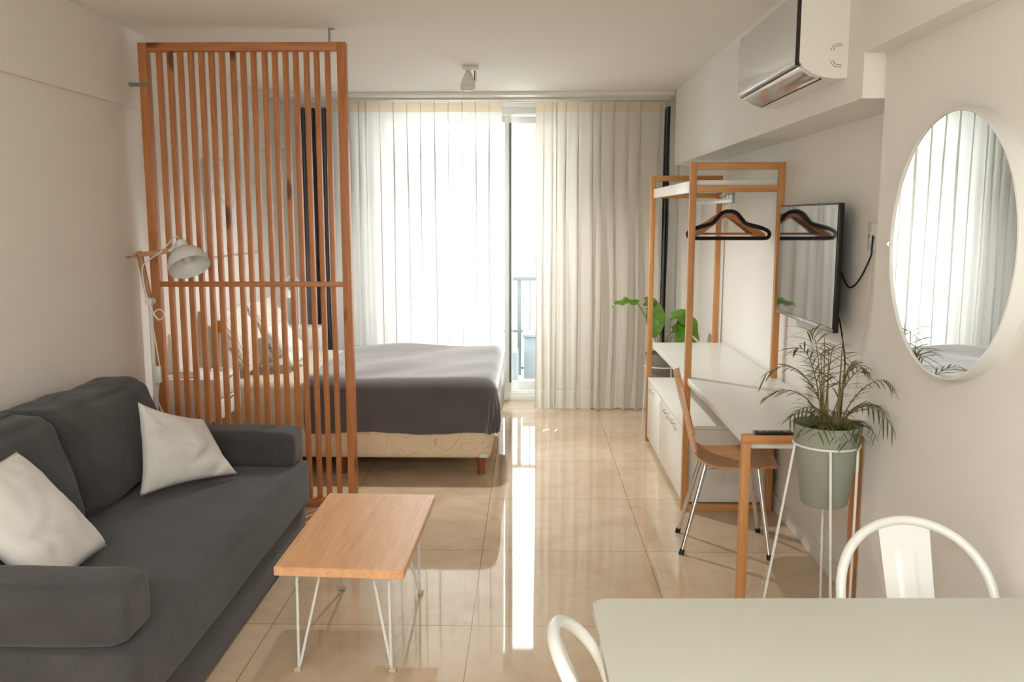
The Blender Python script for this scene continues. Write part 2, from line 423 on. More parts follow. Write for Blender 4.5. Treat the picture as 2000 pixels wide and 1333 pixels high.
# ---------------------------------------------------------------- balcony door, balcony and facade
d = bpy.data.objects.new('door_1', None); scene.collection.objects.link(d); d.location = (-0.5, 7.72, 0); d['kind'] = 'structure'
f = MB()
f.box(OX0, OX0 + 0.05, 7.64, 7.84, 0, 2.545, 0.003).box(OX1 - 0.05, OX1, 7.64, 7.84, 0, 2.545, 0.003)
f.box(OX0 + 0.05, OX1 - 0.05, 7.64, 7.84, 2.49, 2.545, 0.003).box(OX0 + 0.05, OX1 - 0.05, 7.64, 7.84, 0, 0.05, 0.003)
f.box(OX0 + 0.05, OX1 - 0.05, 7.655, 7.67, 0.05, 0.07).box(OX0 + 0.05, OX1 - 0.05, 7.74, 7.755, 0.05, 0.07)
f.build('door_frame', M['alu'], d)
def leaf(x0, x1, y, edge):
    g = MB(); z0, z1 = 0.07, 2.485
    g.box(x0, x0 + 0.06, y - 0.02, y + 0.02, z0, z1, 0.003).box(x1 - 0.06, x1, y - 0.02, y + 0.02, z0, z1, 0.003)
    g.box(x0 + 0.06, x1 - 0.06, y - 0.02, y + 0.02, z0, z0 + 0.085, 0.003).box(x0 + 0.06, x1 - 0.06, y - 0.02, y + 0.02, z1 - 0.06, z1, 0.003)
    o = g.build('sliding_leaf', M['alu'], d)
    MB().box(x0 + 0.06, x1 - 0.06, y - 0.003, y + 0.003, z0 + 0.085, z1 - 0.06).build('pane', M['glass'], o, smooth=False)
    MB().box(edge - 0.009, edge + 0.009, y - 0.034, y - 0.02, 0.16, 2.42, 0.002).build('seal', M['grayalu'], o)
    return o
l1 = leaf(OX0 + 0.05, -0.165, 7.70, -0.173)
l2 = leaf(-0.215, OX1 - 0.05, 7.79, -0.19)
# balcony floor slab
tag(MB().box(-3, 3, 7.86, 9.35, -0.2, -0.01).build('balcony_slab', M['concrete'], loc=(0, 8.5, 0), smooth=False), 'pale tiled balcony floor outside the sliding door', 'balcony floor', kind='structure')
rl = thing('balcony_railing', (0, 9.0, 0), 'dark grey metal balcony railing outside the sliding door', 'railing')
MB().box(-2.6, 2.6, 8.97, 9.03, 0.975, 1.015, 0.004).build('top_rail', M['grayalu'], rl)
MB().box(-2.6, 2.6, 8.985, 9.015, 0.435, 0.465, 0.003).build('middle_rail', M['grayalu'], rl)
MB().box(-2.6, 2.6, 8.985, 9.015, 0.05, 0.08, 0.003).build('bottom_rail', M['grayalu'], rl)
for x in (-2.4, -1.7, -1.0, -0.11, 0.95, 1.7, 2.4): MB().box(x - 0.022, x + 0.022, 8.98, 9.02, -0.01, 0.98, 0.003).build('post', M['grayalu'], rl)
for x in (-2.05, -1.35, -0.6, 0.0, 0.5, 1.3): MB().box(x - 0.007, x + 0.007, 8.993, 9.007, 0.08, 1.04, 0.002).build('baluster', M['grayalu'], rl)
pb = thing('storage_box', (0.05, 8.75, 0), 'blue grey outdoor box standing on the balcony floor behind the glass', 'box')
MB().box(-0.06, 0.42, 8.6, 8.9, 0.02, 0.44, 0.01).build('body', M['bluegray'], pb)
MB().box(-0.075, 0.435, 8.585, 8.915, 0.44, 0.47, 0.006).build('lid', M['bluegray'], pb)
MB().box(-0.06, 0.42, 8.62, 8.88, -0.01, 0.02).build('plinth', M['alu'], pb)
ub = thing('air_conditioner_unit', (-0.2, 8.5, 0), 'pale blue grey unit low on the balcony beside the open door leaf', 'outdoor unit')
MB().box(-0.5, -0.115, 8.35, 8.62, 0.02, 0.33, 0.01).build('casing', M['bluegray'], ub)
for x in (-0.45, -0.2): MB().box(x, x + 0.05, 8.37, 8.6, -0.01, 0.02).build('foot', M['black'], ub)
fb = thing('apartment_building', (0, 16.5, -8), 'overexposed white building across the street beyond the balcony', 'building')
MB().box(-9, 9, 16.5, 19, -8, 9).build('wall', M['facade'], fb, smooth=False)
for z in (-2.1, 1.65, 4.9): MB().box(-9, 9, 16.3, 16.5, z, z + 0.12, 0.01).build('ledge', M['alu'], fb)
for (x, z) in ((-0.2, 2.2), (-2.3, 2.2), (1.9, 2.2), (-2.3, -1.2), (1.9, -1.2)): MB().box(x, x + 1.0, 16.44, 16.5, z, z + 1.3, 0.01).build('window', M['alu'], fb)

# ---------------------------------------------------------------- curtains
MB().box(XL + 0.0, 1.2, 7.27, 7.29, 2.553, 2.575).box(XL, 1.2, 7.42, 7.44, 2.553, 2.575)
tr = thing('curtain_track', (0, 7.3, 2.575), 'white double curtain track under the soffit', 'curtain track')
MB().box(XL + 0.01, 1.12, 7.262, 7.288, 2.556, 2.575, 0.002).build('front_rail', M['whitemetal'], tr)
MB().box(XL + 0.01, 1.12, 7.402, 7.428, 2.556, 2.575, 0.002).build('rear_rail', M['whitemetal'], tr)

def curtain(name, x0, x1, y, z0, z1, pleats, mats, label, amp=0.05, seed=0, folds=None, hooks=True, bend=None):
    """pleats: x positions of pinch pleats at the heading; folds spread out below"""
    root = thing(name, ((x0 + x1) / 2, y, z0), label, 'curtain')
    nx = 420; pl = sorted(pleats)
    def shape(u, z):
        x = x0 + (x1 - x0) * u
        k = (z1 - z) / (z1 - z0)             # 0 at the heading, 1 at the hem
        # phase that advances one fold per pleat
        i = 0
        while i < len(pl) and pl[i] < x: i += 1
        a = pl[i - 1] if i > 0 else pl[0] - (pl[1] - pl[0]); b_ = pl[i] if i < len(pl) else pl[-1] + (pl[-1] - pl[-2])
        ph = i + (x - a) / (b_ - a)
        fr = ph % 1.0; dist = min(fr, 1 - fr)
        pinch = math.exp(-(dist / 0.07) ** 2)              # narrow pleat at the heading
        over = -(b_ - a) * (0.27 + 0.10 * noise.noise(Vector((i * 1.7 + seed, z * 0.4, 7)))) * math.sin(2 * PI * fr) * min(1, 0.55 + 2.5 * k) * (1 - 0.25 * k)
        fall = 0.5 + 0.5 * math.cos(2 * PI * fr)           # soft fold at the hem
        n1 = noise.noise(Vector((ph * 0.9 + seed, z * 0.5, 0)))
        n2 = noise.noise(Vector((ph * 2.7 + seed * 3, z * 0.35, 4)))
        top = 0.032 * pinch
        s = min(1, k * 1.6) ** 0.7
        yy = y - (top * (1 - s) + (amp * (1.1 * fall - 0.35) + amp * 0.9 * n1 + amp * 0.55 * n2) * s)
        yy -= 0.006 * math.sin(ph * 2 * PI * 3 + seed) * s
        drift = 0.02 * noise.noise(Vector((ph * 0.6 + seed * 2, z * 0.6, 9))) * s
        drift += over
        if bend: drift += bend * k
        return Vector((x + drift, yy, z))
    hz = z1 - 0.075; mz = z0 + 0.165
    MB().grid(nx, 26, lambda u, v: shape(u, mz + (hz - mz) * v)).build('cloth', mats[0], root, angle=180)
    MB().grid(nx, 3, lambda u, v: shape(u, hz + (z1 - hz) * v)).build('heading_band', mats[1], root, angle=180)
    MB().grid(nx, 4, lambda u, v: shape(u, z0 + 0.006 * math.sin(u * 60) + (mz - z0) * v)).build('hem_band', mats[2], root, angle=180)
    if hooks:
        for p in pl:
            MB().tube([(p, y - 0.004, z1 - 0.03), (p, y - 0.004, z1 + 0.012), (p, y + 0.002, z1 + 0.016)], 0.003, 6).build('hook', M['whitemetal'], root)
    return root
lp = [-1.62 + 0.075 * i for i in range(4)] + [-1.337 + 0.1115 * i for i in range(10)]
curtain('sheer_curtain', -1.66, -0.252, 7.275, 0.012, 2.54, lp, (M['sheer'], M['header'], M['sheer']),
        'sheer white pinch-pleated curtain glowing in front of the glass left of the door gap', amp=0.034, seed=2.0)
rp = [0.075 + v for v in (0.03, 0.10, 0.135, 0.17, 0.25, 0.33, 0.42, 0.52, 0.61, 0.70, 0.79, 0.89, 1.0)]
rp = [0.11, 0.178, 0.212, 0.29, 0.39, 0.505, 0.575, 0.68, 0.79, 0.888, 1.045]
curtain('linen_curtain', 0.05, 1.105, 7.275, 0.012, 2.54, rp, (M['linen'], M['header'], M['hem']),
        'cream linen pinch-pleated curtain with deep folds right of the door gap', amp=0.062, seed=5.0)
def stack(name, x0, x1, label, seed):
    root = thing(name, ((x0 + x1) / 2, 7.43, 0.03), label, 'curtain', 'dark blackout curtains stacked at the wall ends')
    def fn(u, v):
        z = 0.03 + 2.49 * v; x = x0 + (x1 - x0) * u + 0.012 * noise.noise(Vector((u * 6, z, seed)))
        return Vector((x, 7.425 + 0.035 * math.sin(u * 2 * PI * max(2, round((x1 - x0) / 0.06)) + 0.4 * math.sin(z * 2)), z))
    MB().grid(120, 20, fn).build('cloth', M['blackout'], root, angle=180)
    for k in range(3): MB().tube([(x0 + (x1 - x0) * (k + .5) / 3, 7.42, 2.50), (x0 + (x1 - x0) * (k + .5) / 3, 7.42, 2.556)], 0.003, 6).build('hook', M['whitemetal'], root)
stack('blackout_curtain', -1.93, -1.64, 'dark grey blackout curtain stacked behind the bed near the left wall', 1)
stack('blackout_curtain', 1.105, 1.150, 'narrow dark grey blackout curtain stacked beside the linen curtain at the beam end', 4)

# ---------------------------------------------------------------- slatted screen
sc = thing('slatted_room_divider', (-1.52, 4.77, 0), 'orange pine slatted screen standing floor to ceiling beside the sofa', 'room divider')
SY0, SY1 = 4.735, 4.79
X0, X1 = -2.070, -0.972
MB().box(X0, X0 + 0.046, SY0, SY1, 0.0, 2.53, 0.002).build('post', M['pineV'], sc)
MB().box(X1 - 0.046, X1, SY0, SY1, 0.0, 2.53, 0.002).build('post', M['pineV'], sc)
MB().box(X0 + 0.046, X1 - 0.046, SY0, SY1, 2.487, 2.53, 0.002).build('top_rail', M['pineH'], sc)
MB().box(X0 + 0.046, X1 - 0.046, SY0 - 0.0, SY1 - 0.04, 1.243, 1.272, 0.002).build('middle_rail', M['pineH'], sc)
MB().box(X0 + 0.046, X1 - 0.046, SY0, SY1, 0.0, 0.045, 0.002).build('bottom_rail', M['pineH'], sc)
NS = 17; ia, ib = X0 + 0.046, X1 - 0.046; pitch = (ib - ia) / (NS + 1)
rs = random.Random(3)
for k in range(NS):
    x = ia + pitch * (k + 1) ; j = rs.uniform(-0.002, 0.002)
    o = MB().box(x - 0.0125 + j, x + 0.0125 + j, SY0 + 0.0155, SY1 - 0.006, 0.045, 2.487, 0.0015).build('slat', M['pineV'], sc)
br_ = MB().box(-1.062, -1.054, SY0 + 0.01, SY0 + 0.035, 2.531, 2.60).box(-1.062, -1.03, SY0 + 0.01, SY0 + 0.035, 2.596, 2.60)
br_.build('bracket', M['steel'], sc)
MB().box(XL + 0.001, X0 + 0.046, SY0 - 0.004, SY0 - 0.001, 2.305, 2.325).box(XL + 0.001, XL + 0.004, SY0 - 0.03, SY0, 2.305, 2.325).build('bracket', M['steel'], sc)

# ---------------------------------------------------------------- sofa
sf = thing('sofa', (-1.62, 3.25, 0), 'charcoal grey fabric sofa with bolster arms against the left wall', 'sofa')
MB().box(-2.105, -1.130, 2.262, 4.243, 0.012, 0.203, 0.015, 3).build('base', M['sofa'], sf)
MB().soft(-2.112, -1.098, 2.25, 4.25, 0.204, 0.425, r=0.034, n=24, puff=(0.006, 0, 0.012), wr=0.006, seed=2, wsc=2.5).build('seat_cushion', M['sofa'], sf, angle=180)
for (y0, y1, sd) in ((3.245, 4.07, 3), (2.32, 3.235, 8)):
    c = MB().soft(-2.09, -1.80, y0, y1, 0.45, 0.868, r=0.055, n=24, puff=(0.06, 0.008, 0.012), wr=0.022, seed=sd, wsc=3.2)
    for v in c.bm.verts:                                   # lean: thinner and further back toward the top
        k = (v.co.z - 0.42) / 0.45; v.co.x += (1 - k) * (0.10 if v.co.x > -1.95 else 0.0); v.co.x -= 0.02 * k * (v.co.x > -1.95)
        v.co.z = max(v.co.z, 0.43); v.co.x = max(v.co.x, -2.112 + 0.004 * math.sin(v.co.z * 30))
    c.build('back_cushion', M['sofa'], sf, angle=180)
MB().soft(-2.105, -1.125, 4.04, 4.235, 0.425, 0.60, r=0.04, n=14, puff=(0, 0, 0.004), wr=0.004, seed=5).build('arm_bolster', M['sofa'], sf, angle=180)
MB().soft(-2.105, -1.115, 2.255, 2.455, 0.425, 0.605, r=0.045, n=14, puff=(0, 0, 0.004), wr=0.004, seed=6).build('arm_bolster', M['sofa'], sf, angle=180)
for (x, y) in ((-2.05, 2.36), (-2.05, 4.15), (-1.22, 2.36), (-1.22, 4.15)):
    MB().box(x - .03, x + .03, y - .03, y + .03, 0, 0.014).build('foot', M['black'], sf)

def pillow(name, corners, thick, mat, label, cat='cushion', seed=0, wr=0.014, dents=(), group=None, base=None, sag=0.10):
    A, B, C, D = [Vector(c) for c in corners]           # around the outline
    nrm = (C - A).cross(D - B).normalized(); n = 30
    base = base or tuple((A + B + C + D) / 4)
    root = None; mb = MB()
    def surf(sgn):
        def fn(u, v):
            s, t_ = 2 * u - 1, 2 * v - 1
            # concave edges between pointed corners
            s2 = s * (1 - sag * (1 - t_ * t_)); t2 = t_ * (1 - sag * (1 - s * s))
            uu, vv = (s2 + 1) / 2, (t2 + 1) / 2
            p = A * (1 - uu) * (1 - vv) + B * uu * (1 - vv) + C * uu * vv + D * (1 - uu) * vv
            h = (max(0, (1 - s ** 2)) * max(0, (1 - t_ ** 2))) ** 0.42
            q = p + nrm * sgn * h * thick / 2
            e = min(1, 6 * min(1 - abs(s), 1 - abs(t_)))
            w = noise.noise(Vector((s * 2.1 + seed, t_ * 2.1, seed))) * wr * 1.4 + noise.noise(Vector((s * 5 + seed, t_ * 3.5, 3))) * wr * 0.7
            for (ds, dt, ang, dep) in dents:             # creases
                dd = (s - ds) * math.cos(ang) + (t_ - dt) * math.sin(ang); al = -(s - ds) * math.sin(ang) + (t_ - dt) * math.cos(ang)
                w -= dep * math.exp(-(dd / 0.09) ** 2) * math.exp(-(al / 0.5) ** 2)
            q += nrm * w * e * sgn
            return q
        return fn
    mb.grid(n, n, surf(1)); mb.grid(n, n, surf(-1))
    bmesh.ops.remove_doubles(mb.bm, verts=mb.bm.verts, dist=0.0006)
    o = mb.build(name, mat, None, loc=base, angle=180)
    return tag(o, label, cat, group)
# outline order A,B,C,D
pillow('throw_cushion', ((-1.66, 3.60, 0.845), (-1.50, 3.90, 0.70), (-1.335, 3.86, 0.455), (-1.63, 3.50, 0.46)), 0.12, M['pillow'],
       'light grey throw cushion slumped against the far end of the sofa back', seed=4, wr=0.009,
       dents=((0.35, 0.3, 0.9, 0.02), (0.6, 0.75, 0.6, 0.014), (-0.3, -0.2, 1.8, 0.012)), sag=0.10)
pillow('throw_cushion', ((-1.745, 2.86, 0.83), (-1.50, 2.95, 0.465), (-1.48, 2.53, 0.46), (-1.80, 2.50, 0.80)), 0.15, M['pillow'],
       'light grey throw cushion standing on one corner behind the near sofa bolster', seed=11, wr=0.009,
       dents=((0.3, 0.4, 0.3, 0.016), (0.5, -0.1, 0.7, 0.012)), sag=0.05)

# ---------------------------------------------------------------- coffee table
ct = thing('coffee_table', (-0.65, 3.28, 0), 'small oak coffee table on white hairpin legs in front of the sofa', 'coffee table')
top = MB(); P4 = [(-0.886, 2.875), (-0.430, 2.848), (-0.411, 3.685), (-0.878, 3.695)]
top.prism(P4, 0.388, 0.420, axis=2)
bmesh.ops.bevel(top.bm, geom=top.bm.edges[:], offset=0.002, segments=2, affect='EDGES')
top.build('table_top', M['table'], ct)
def hairpin(fx, fy, sx, sy):
    g = MB(); tz = 0.388
    a = Vector((fx, fy, 0.012))
    # one rod straight up, the other splayed along y and x
    p1 = Vector((fx - 0.008 * sx, fy - 0.0 * sy, tz)); p2 = Vector((fx - 0.085 * sx, fy - 0.07 * sy, tz))
    dirn = (p2 - p1).normalized() * 0.010
    g.tube([p1, (fx - 0.004 * sx, fy, 0.03), a + dirn * 0.3 - Vector((0, 0, 0.004)), Vector((fx, fy, 0.03)) + dirn * 1.2, p2], 0.0052, 8)
    o = g.build('hairpin_leg', M['whitemetal'], ct)
    MB().box(fx - 0.012, fx + 0.012, fy - 0.01, fy + 0.01, 0, 0.016, 0.003).build('foot_cap', M['beige'], o)
    MB().box(min(p1.x, p2.x) - 0.01, max(p1.x, p2.x) + 0.01, min(p1.y, p2.y) - 0.01, max(p1.y, p2.y) + 0.01, tz - 0.004, tz - 0.0005).build('plate', M['whitemetal'], o)
hairpin(-0.832, 2.94, -1, -1); hairpin(-0.490, 2.94, 1, -1); hairpin(-0.471, 3.600, 1, 1); hairpin(-0.818, 3.64, -1, 1)

# ---------------------------------------------------------------- bed
bd = thing('double_bed', (-1.15, 6.1, 0), 'double bed with grey bedspread over a cream quilted base', 'bed')
BX0, BX1, BY0, BY1 = -2.10, -0.245, 5.33, 6.88
MB().soft(BX0, BX1, BY0, BY1, 0.115, 0.315, r=0.025, n=14, puff=(0.006, 0.008, 0)).build('box_spring', M['quilt'], bd, angle=180)
MB().soft(BX0, BX1 - 0.01, BY0 + 0.01, BY1 - 0.01, 0.317, 0.565, r=0.05, n=10).build('mattress', M['sheet'], bd, angle=180)
for (x, y) in ((-0.308, 5.41), (-0.308, 6.8), (-1.2, 5.41), (-1.2, 6.8), (-2.02, 5.41), (-2.02, 6.8)):
    MB().lathe([(0, 0), (0.024, 0), (0.027, 0.012), (0.022, 0.03), (0.026, 0.06), (0.032, 0.1), (0.034, 0.1145), (0, 0.1145)], 20, (x, y, 0)).build('leg', M['bedleg'], bd)
tagm = MB().box(-0.31, -0.262, BY0 - 0.0115, BY0 - 0.0095, 0.128, 0.150, 0.0).build('maker_tag', M['sheet'], bd); tagm['label'] = 'white cloth tag on the corner of the base'
def drape(x0, x1, ztop, drop, out, r, seed, foot=True, nx=150, ny=170, rip=0.012, head=0.03, zmin=None, botw=0.0):
    ex = drop if foot else 0
    y0, y1 = BY0 - out, BY1 + out; fx = x1
    def fn(u, v):
        a = x0 + (fx + ex - x0) * u; b_ = (y0 - drop) + (y1 - y0 + 2 * drop) * v
        ca = min(a, fx - r) if foot else a; cb = min(max(b_, y0 + r), y1 - r)
        da, db = a - ca, b_ - cb; L = math.hypot(da, db)
        if L < 1e-6: p = Vector((a, b_, ztop))
        else:
            dx, dy = da / L, db / L
            Lc = min(L, drop + r)
            if Lc < r * PI / 2: hor, ver = r * math.sin(Lc / r), r * (1 - math.cos(Lc / r))
            else: hor, ver = r, r + (Lc - r * PI / 2)
            hang = max(0, ver - r) / drop
            ang = math.atan2(dy, dx)
            perim = (a if abs(db) > abs(da) else b_) + ang * 0.35
            corner = abs(dx * dy) * 2
            rp = rip * (1 + 2.2 * corner) * math.sin(perim * 34 + 2.4 * noise.noise(Vector((perim * 3, 0, seed)))) * hang
            hor += rp + 0.018 * hang * noise.noise(Vector((perim * 2.2, 3, seed))) + 0.02 * math.sin(min(1, hang) * PI) - botw * hang
            p = Vector((ca + dx * hor, cb + dy * hor, ztop - ver))
            p.z += 0.008 * math.sin(perim * 9 + seed) * hang
        tt = max(0, 1 - max(0, ztop - p.z) / 0.08)
        w = noise.noise(Vector((p.x * 1.6 + seed, p.y * 2.6 - p.x * 1.8, 0))) * 0.022 + noise.noise(Vector((p.x * 2.6 + seed, p.y * 4.5 - p.x * 3, 2))) * 0.006
        p.z += (w + 0.012) * tt
        p.z -= 0.02 * tt * max(0, (p.y - 5.9)) * 0.6
        return p
    return MB().grid(nx, ny, fn)
drape(-1.98, -1.20, 0.578, 0.25, -0.008, 0.05, 9.0, foot=False, rip=0.002).build('cream_blanket', M['blanket'], bd, angle=180)
o = drape(-1.40, -0.200, 0.618, 0.295, 0.03, 0.085, 3.0, foot=True, rip=0.0065, botw=0.015).build('bedspread', M['spread'], bd, angle=180)
o['label'] = 'grey bedspread over the foot of the bed'
for i, (y0, y1, x, lab) in enumerate(((5.48, 6.02, 0, 'white feather-print pillow against the left wall, on the near side of the bed'), (6.12, 6.7, 0, 'white feather-print pillow against the left wall, on the window side of the bed'))):
    pillow('bed_pillow', ((-2.02, y1, 1.02), (-2.02, y0, 1.02), (-1.80, y0, 0.625), (-1.80, y1, 0.625)), 0.15, M['pattern'], lab, 'pillow', seed=20 + i * 7, sag=0.06, group='pillows on the bed')
pillow('bed_pillow', ((-1.76, 6.1, 0.90), (-1.76, 5.66, 0.90), (-1.56, 5.66, 0.64), (-1.56, 6.1, 0.64)), 0.11, M['sheet'], 'small white pillow leaning in front of the feather-print ones', 'pillow', seed=31, sag=0.06)

# ---------------------------------------------------------------- nightstands and what stands on them
ns = thing('nightstand', (-1.96, 5.07, 0.44), 'white wall-hung nightstand with two drawers behind the slatted screen', 'nightstand')
MB().box(XL - 0.0195, -1.80, 4.88, 5.27, 0.455, 0.70, 0.003).build('body', M['whitemat'], ns)
for z0, z1 in ((0.585, 0.692), (0.462, 0.570)):
    dr = MB().box(-1.80, -1.782, 4.885, 5.265, z0, z1, 0.003).build('drawer', M['white'], ns)
    MB().box(-1.782, -1.774, 5.02, 5.12, z1 - 0.012, z1 - 0.004, 0.002).build('handle', M['steel'], dr)
bk = MB().box(-2.06, -1.90, 4.93, 5.08, 0.701, 0.722, 0.002)
tag(bk.build('book', M['sheet'], loc=(-1.98, 5.0, 0.701)), 'closed white book lying under the other on the screened nightstand', 'book')
bk = MB().box(-2.055, -1.91, 4.94, 5.07, 0.723, 0.737, 0.002)
tag(bk.build('book', M['whitemetal'], loc=(-1.98, 5.0, 0.723)), 'thinner white book on top of another on the screened nightstand', 'book')
v = MB().lathe([(0, 0), (0.042, 0), (0.046, 0.02), (0.045, 0.2), (0.036, 0.29), (0.02, 0.33), (0.018, 0.36), (0.014, 0.36), (0.012, 0.02), (0, 0.02)], 28, (-1.97, 5.17, 0.701))
tag(v.build('vase', M['beige'], loc=(-1.97, 5.17, 0.701)), 'tall beige bottle vase on the nightstand behind the screen', 'vase')
am = NT('amber glass'); am.b.inputs['Base Color'].default_value = (*lin((226, 150, 50)), 1); am.b.inputs['Roughness'].default_value = 0.15; am.b.inputs['Transmission Weight'].default_value = 0.3
v = thing('candle_jar', (-1.875, 5.19, 0.701), 'amber candle jar on a tall beige foot, on the screened nightstand', 'candle jar')
MB().lathe([(0, 0), (0.03, 0), (0.03, 0.008), (0.008, 0.02), (0.008, 0.22), (0.03, 0.235), (0, 0.235)], 24, (-1.875, 5.19, 0.701)).build('foot', M['beige'], v)
MB().lathe([(0, 0.236), (0.028, 0.236), (0.03, 0.30), (0.027, 0.30), (0.025, 0.245), (0, 0.245)], 24, (-1.875, 5.19, 0.701)).build('jar', am.m, v)
ns = thing('nightstand', (-1.85, 7.0, 0), 'white nightstand on the window side of the bed', 'nightstand')
MB().box(-1.995, -1.70, 6.93, 7.20, 0.52, 0.735, 0.003).build('body', M['whitemat'], ns)
MB().box(-1.70, -1.688, 6.935, 7.195, 0.53, 0.72, 0.002).build('drawer', M['white'], ns)
for x, y in ((-1.975, 6.95), (-1.72, 6.95), (-1.975, 7.18), (-1.72, 7.18)): MB().box(x - .015, x + .015, y - .015, y + .015, 0, 0.52).build('leg', M['whitemetal'], ns)
lp_ = thing('bedside_lamp', (-1.90, 7.05, 0.736), 'small white hooked lamp on the window-side nightstand', 'lamp')
MB().lathe([(0, 0), (0.05, 0), (0.05, 0.012), (0, 0.016)], 24, (-1.90, 7.05, 0.736)).build('base', M['whitemetal'], lp_)
MB().tube([(-1.88, 7.05, 0.745), (-1.88, 7.05, 1.10)] + arc((-1.925, 7.05, 1.10), 0.045, 0, PI, 12)[1:] + [(-1.97, 7.05, 1.04)], 0.007, 8).build('stem', M['whitemetal'], lp_)
MB().lathe([(0.01, 0.05), (0.03, 0.03), (0.045, -0.02), (0.042, -0.02), (0.026, 0.026), (0.0, 0.04)], 20, (-1.97, 7.05, 0.995)).build('lamp_shade', M['whitemetal'], lp_)
# art over the bed
ar = thing('wall_art', (XL, 6.25, 1.65), 'pale abstract painting hung on the left wall above the bed', 'painting')
MB().box(XL - 0.0195, XL + 0.01, 5.75, 6.85, 1.36, 2.0, 0.003).build('canvas', M['art'], ar)

# ---------------------------------------------------------------- floor lamp behind the sofa
fl = thing('floor_lamp', (-1.985, 4.52, 0), 'white floor lamp with wooden arm and dome shade behind the sofa', 'floor lamp')
PX, PY = -1.985, 4.52
MB().lathe([(0, 0), (0.115, 0), (0.12, 0.008), (0.11, 0.018), (0.02, 0.024), (0, 0.024)], 36, (PX, PY, 0)).build('base', M['whitemetal'], fl)
MB().tube([(PX + 0.0, PY, 0.02), (PX, PY, 1.175)], 0.011, 14).build('pole', M['whitemetal'], fl)
MB().tube([(PX, PY - 0.024, 1.185), (PX, PY + 0.024, 1.185)], 0.02, 16).build('joint', M['whitemetal'], fl)
J = Vector((-2.025, PY, 1.425))
up = (J - Vector((PX, PY, 1.17)))
ln = up.length; ang = math.atan2(up.x, up.z)
MB().box(-0.014, 0.014, -0.011, 0.011, 0, ln + 0.02, 0.003).xform(Matrix.Translation((PX, PY, 1.17)) @ Matrix.Rotation(ang, 4, 'Y')).build('lower_arm', M['lampwood'], fl)
E2 = Vector((-1.865, PY, 1.448)); dv = E2 - (J + Vector((-0.03, 0, -0.003)))
MB().box(0, dv.length, -0.010, 0.010, -0.012, 0.012, 0.003).xform(Matrix.Translation(J + Vector((-0.03, -0.022, -0.003))) @ Matrix.Rotation(-math.atan2(dv.z, dv.x), 4, 'Y')).build('upper_arm', M['lampwood'], fl)
MB().tube([(J.x - 0.0, PY - 0.045, J.z), (J.x, PY + 0.02, J.z)], 0.006, 10).tube([(J.x - 0.055, PY - 0.02, J.z - 0.01), (J.x - 0.02, PY - 0.02, J.z - 0.005)], 0.004, 8).tube([(J.x - 0.055, PY - 0.034, J.z - 0.01), (J.x - 0.055, PY - 0.006, J.z - 0.01)], 0.005, 8).build('knob', M['steel'], fl)
# shade: axis points down, right and toward the camera
ax = Vector((0.42, -0.42, -0.80)).normalized(); Z = -ax
R3 = Z.to_track_quat('Z', 'Y').to_matrix()
SC = Vector((-1.775, PY - 0.02, 1.415))
prof = [(0.106, -0.062), (0.103, -0.03), (0.092, 0.0), (0.068, 0.032), (0.036, 0.052), (0.030, 0.058), (0.030, 0.092), (0.022, 0.10), (0.0, 0.10)]
inner = [(0.0, 0.048), (0.034, 0.048), (0.065, 0.029), (0.089, -0.002), (0.100, -0.031), (0.103, -0.062), (0.106, -0.062)]
sh = MB().lathe(prof, 40, SC, R3).lathe(inner, 40, SC, R3).build('lamp_shade', M['whitemetal'], fl)
MB().lathe([(0, -0.03), (0.018, -0.025), (0.028, -0.008), (0.024, 0.012), (0.013, 0.03), (0.013, 0.047), (0, 0.047)], 20, SC, R3).build('bulb', M['white'], sh)
MB().tube([SC + Z * 0.09 + Vector((-0.02, 0, 0.0)), E2 + Vector((0.01, -0.02, 0.0)), E2 + Vector((-0.02, -0.02, -0.0))], 0.009, 10).build('swivel', M['whitemetal'], fl)
MB().tube(catmull([SC + Z * 0.10, SC + Z * 0.13 + Vector((-.02, 0, 0)), E2 + Vector((-0.03, -0.03, 0.0)), (-1.96, PY - 0.03, 1.405), (-2.0, PY - 0.035, 1.36), (-1.995, PY - 0.03, 1.25), (-1.965, PY - 0.03, 1.14), (-1.93, PY - 0.03, 1.09), (-1.90, PY - 0.03, 1.12), (-1.93, PY - 0.03, 1.145), (-1.965, PY - 0.03, 1.10), (-1.955, PY - 0.025, 0.95), (-1.945, PY - 0.02, 0.84)]), 0.0035, 6).build('cord', M['whitemetal'], fl)
MB().box(-1.968, -1.938, PY - 0.035, PY - 0.012, 0.755, 0.845, 0.005).build('switch', M['white'], fl)
MB().tube(catmull([(-1.955, PY - 0.02, 0.755), (-1.965, PY - 0.02, 0.66), (-1.93, PY - 0.02, 0.55), (-1.95, PY - 0.02, 0.50), (-1.97, PY - 0.015, 0.3), (-1.95, PY, 0.03)]), 0.0035, 6).build('cord', M['whitemetal'], fl)

# ---------------------------------------------------------------- ceiling spot
sp = thing('ceiling_spotlight', (-0.40, 5.94, H), 'small white swivel spotlight on the ceiling near the curtains', 'spotlight')
MB().box(-0.445, -0.345, 5.89, 5.99, H - 0.028, H - 0.0, 0.004).build('mount', M['whitemetal'], sp)
MB().box(-0.362, -0.354, 5.925, 5.955, H - 0.10, H - 0.026, 0.001).build('bracket', M['whitemetal'], sp)
MB().box(-0.371, -0.365, 5.915, 5.922, H - 0.09, H - 0.03, 0.001).build('slot', M['black'], sp)
h = MB().lathe([(0, -0.030), (0.016, -0.030), (0.020, -0.04), (0.050, -0.108), (0.052, -0.118), (0.047, -0.122), (0.049, -0.128), (0.049, -0.146), (0.044, -0.152), (0.040, -0.146), (0.0, -0.142)], 32, (-0.412, 5.94, H)).build('head', M['whitemetal'], sp)
MB().lathe([(0, -0.1425), (0.038, -0.1465), (0.03, -0.156), (0, -0.160)], 24, (-0.412, 5.94, H)).build('bulb', M['white'], h)

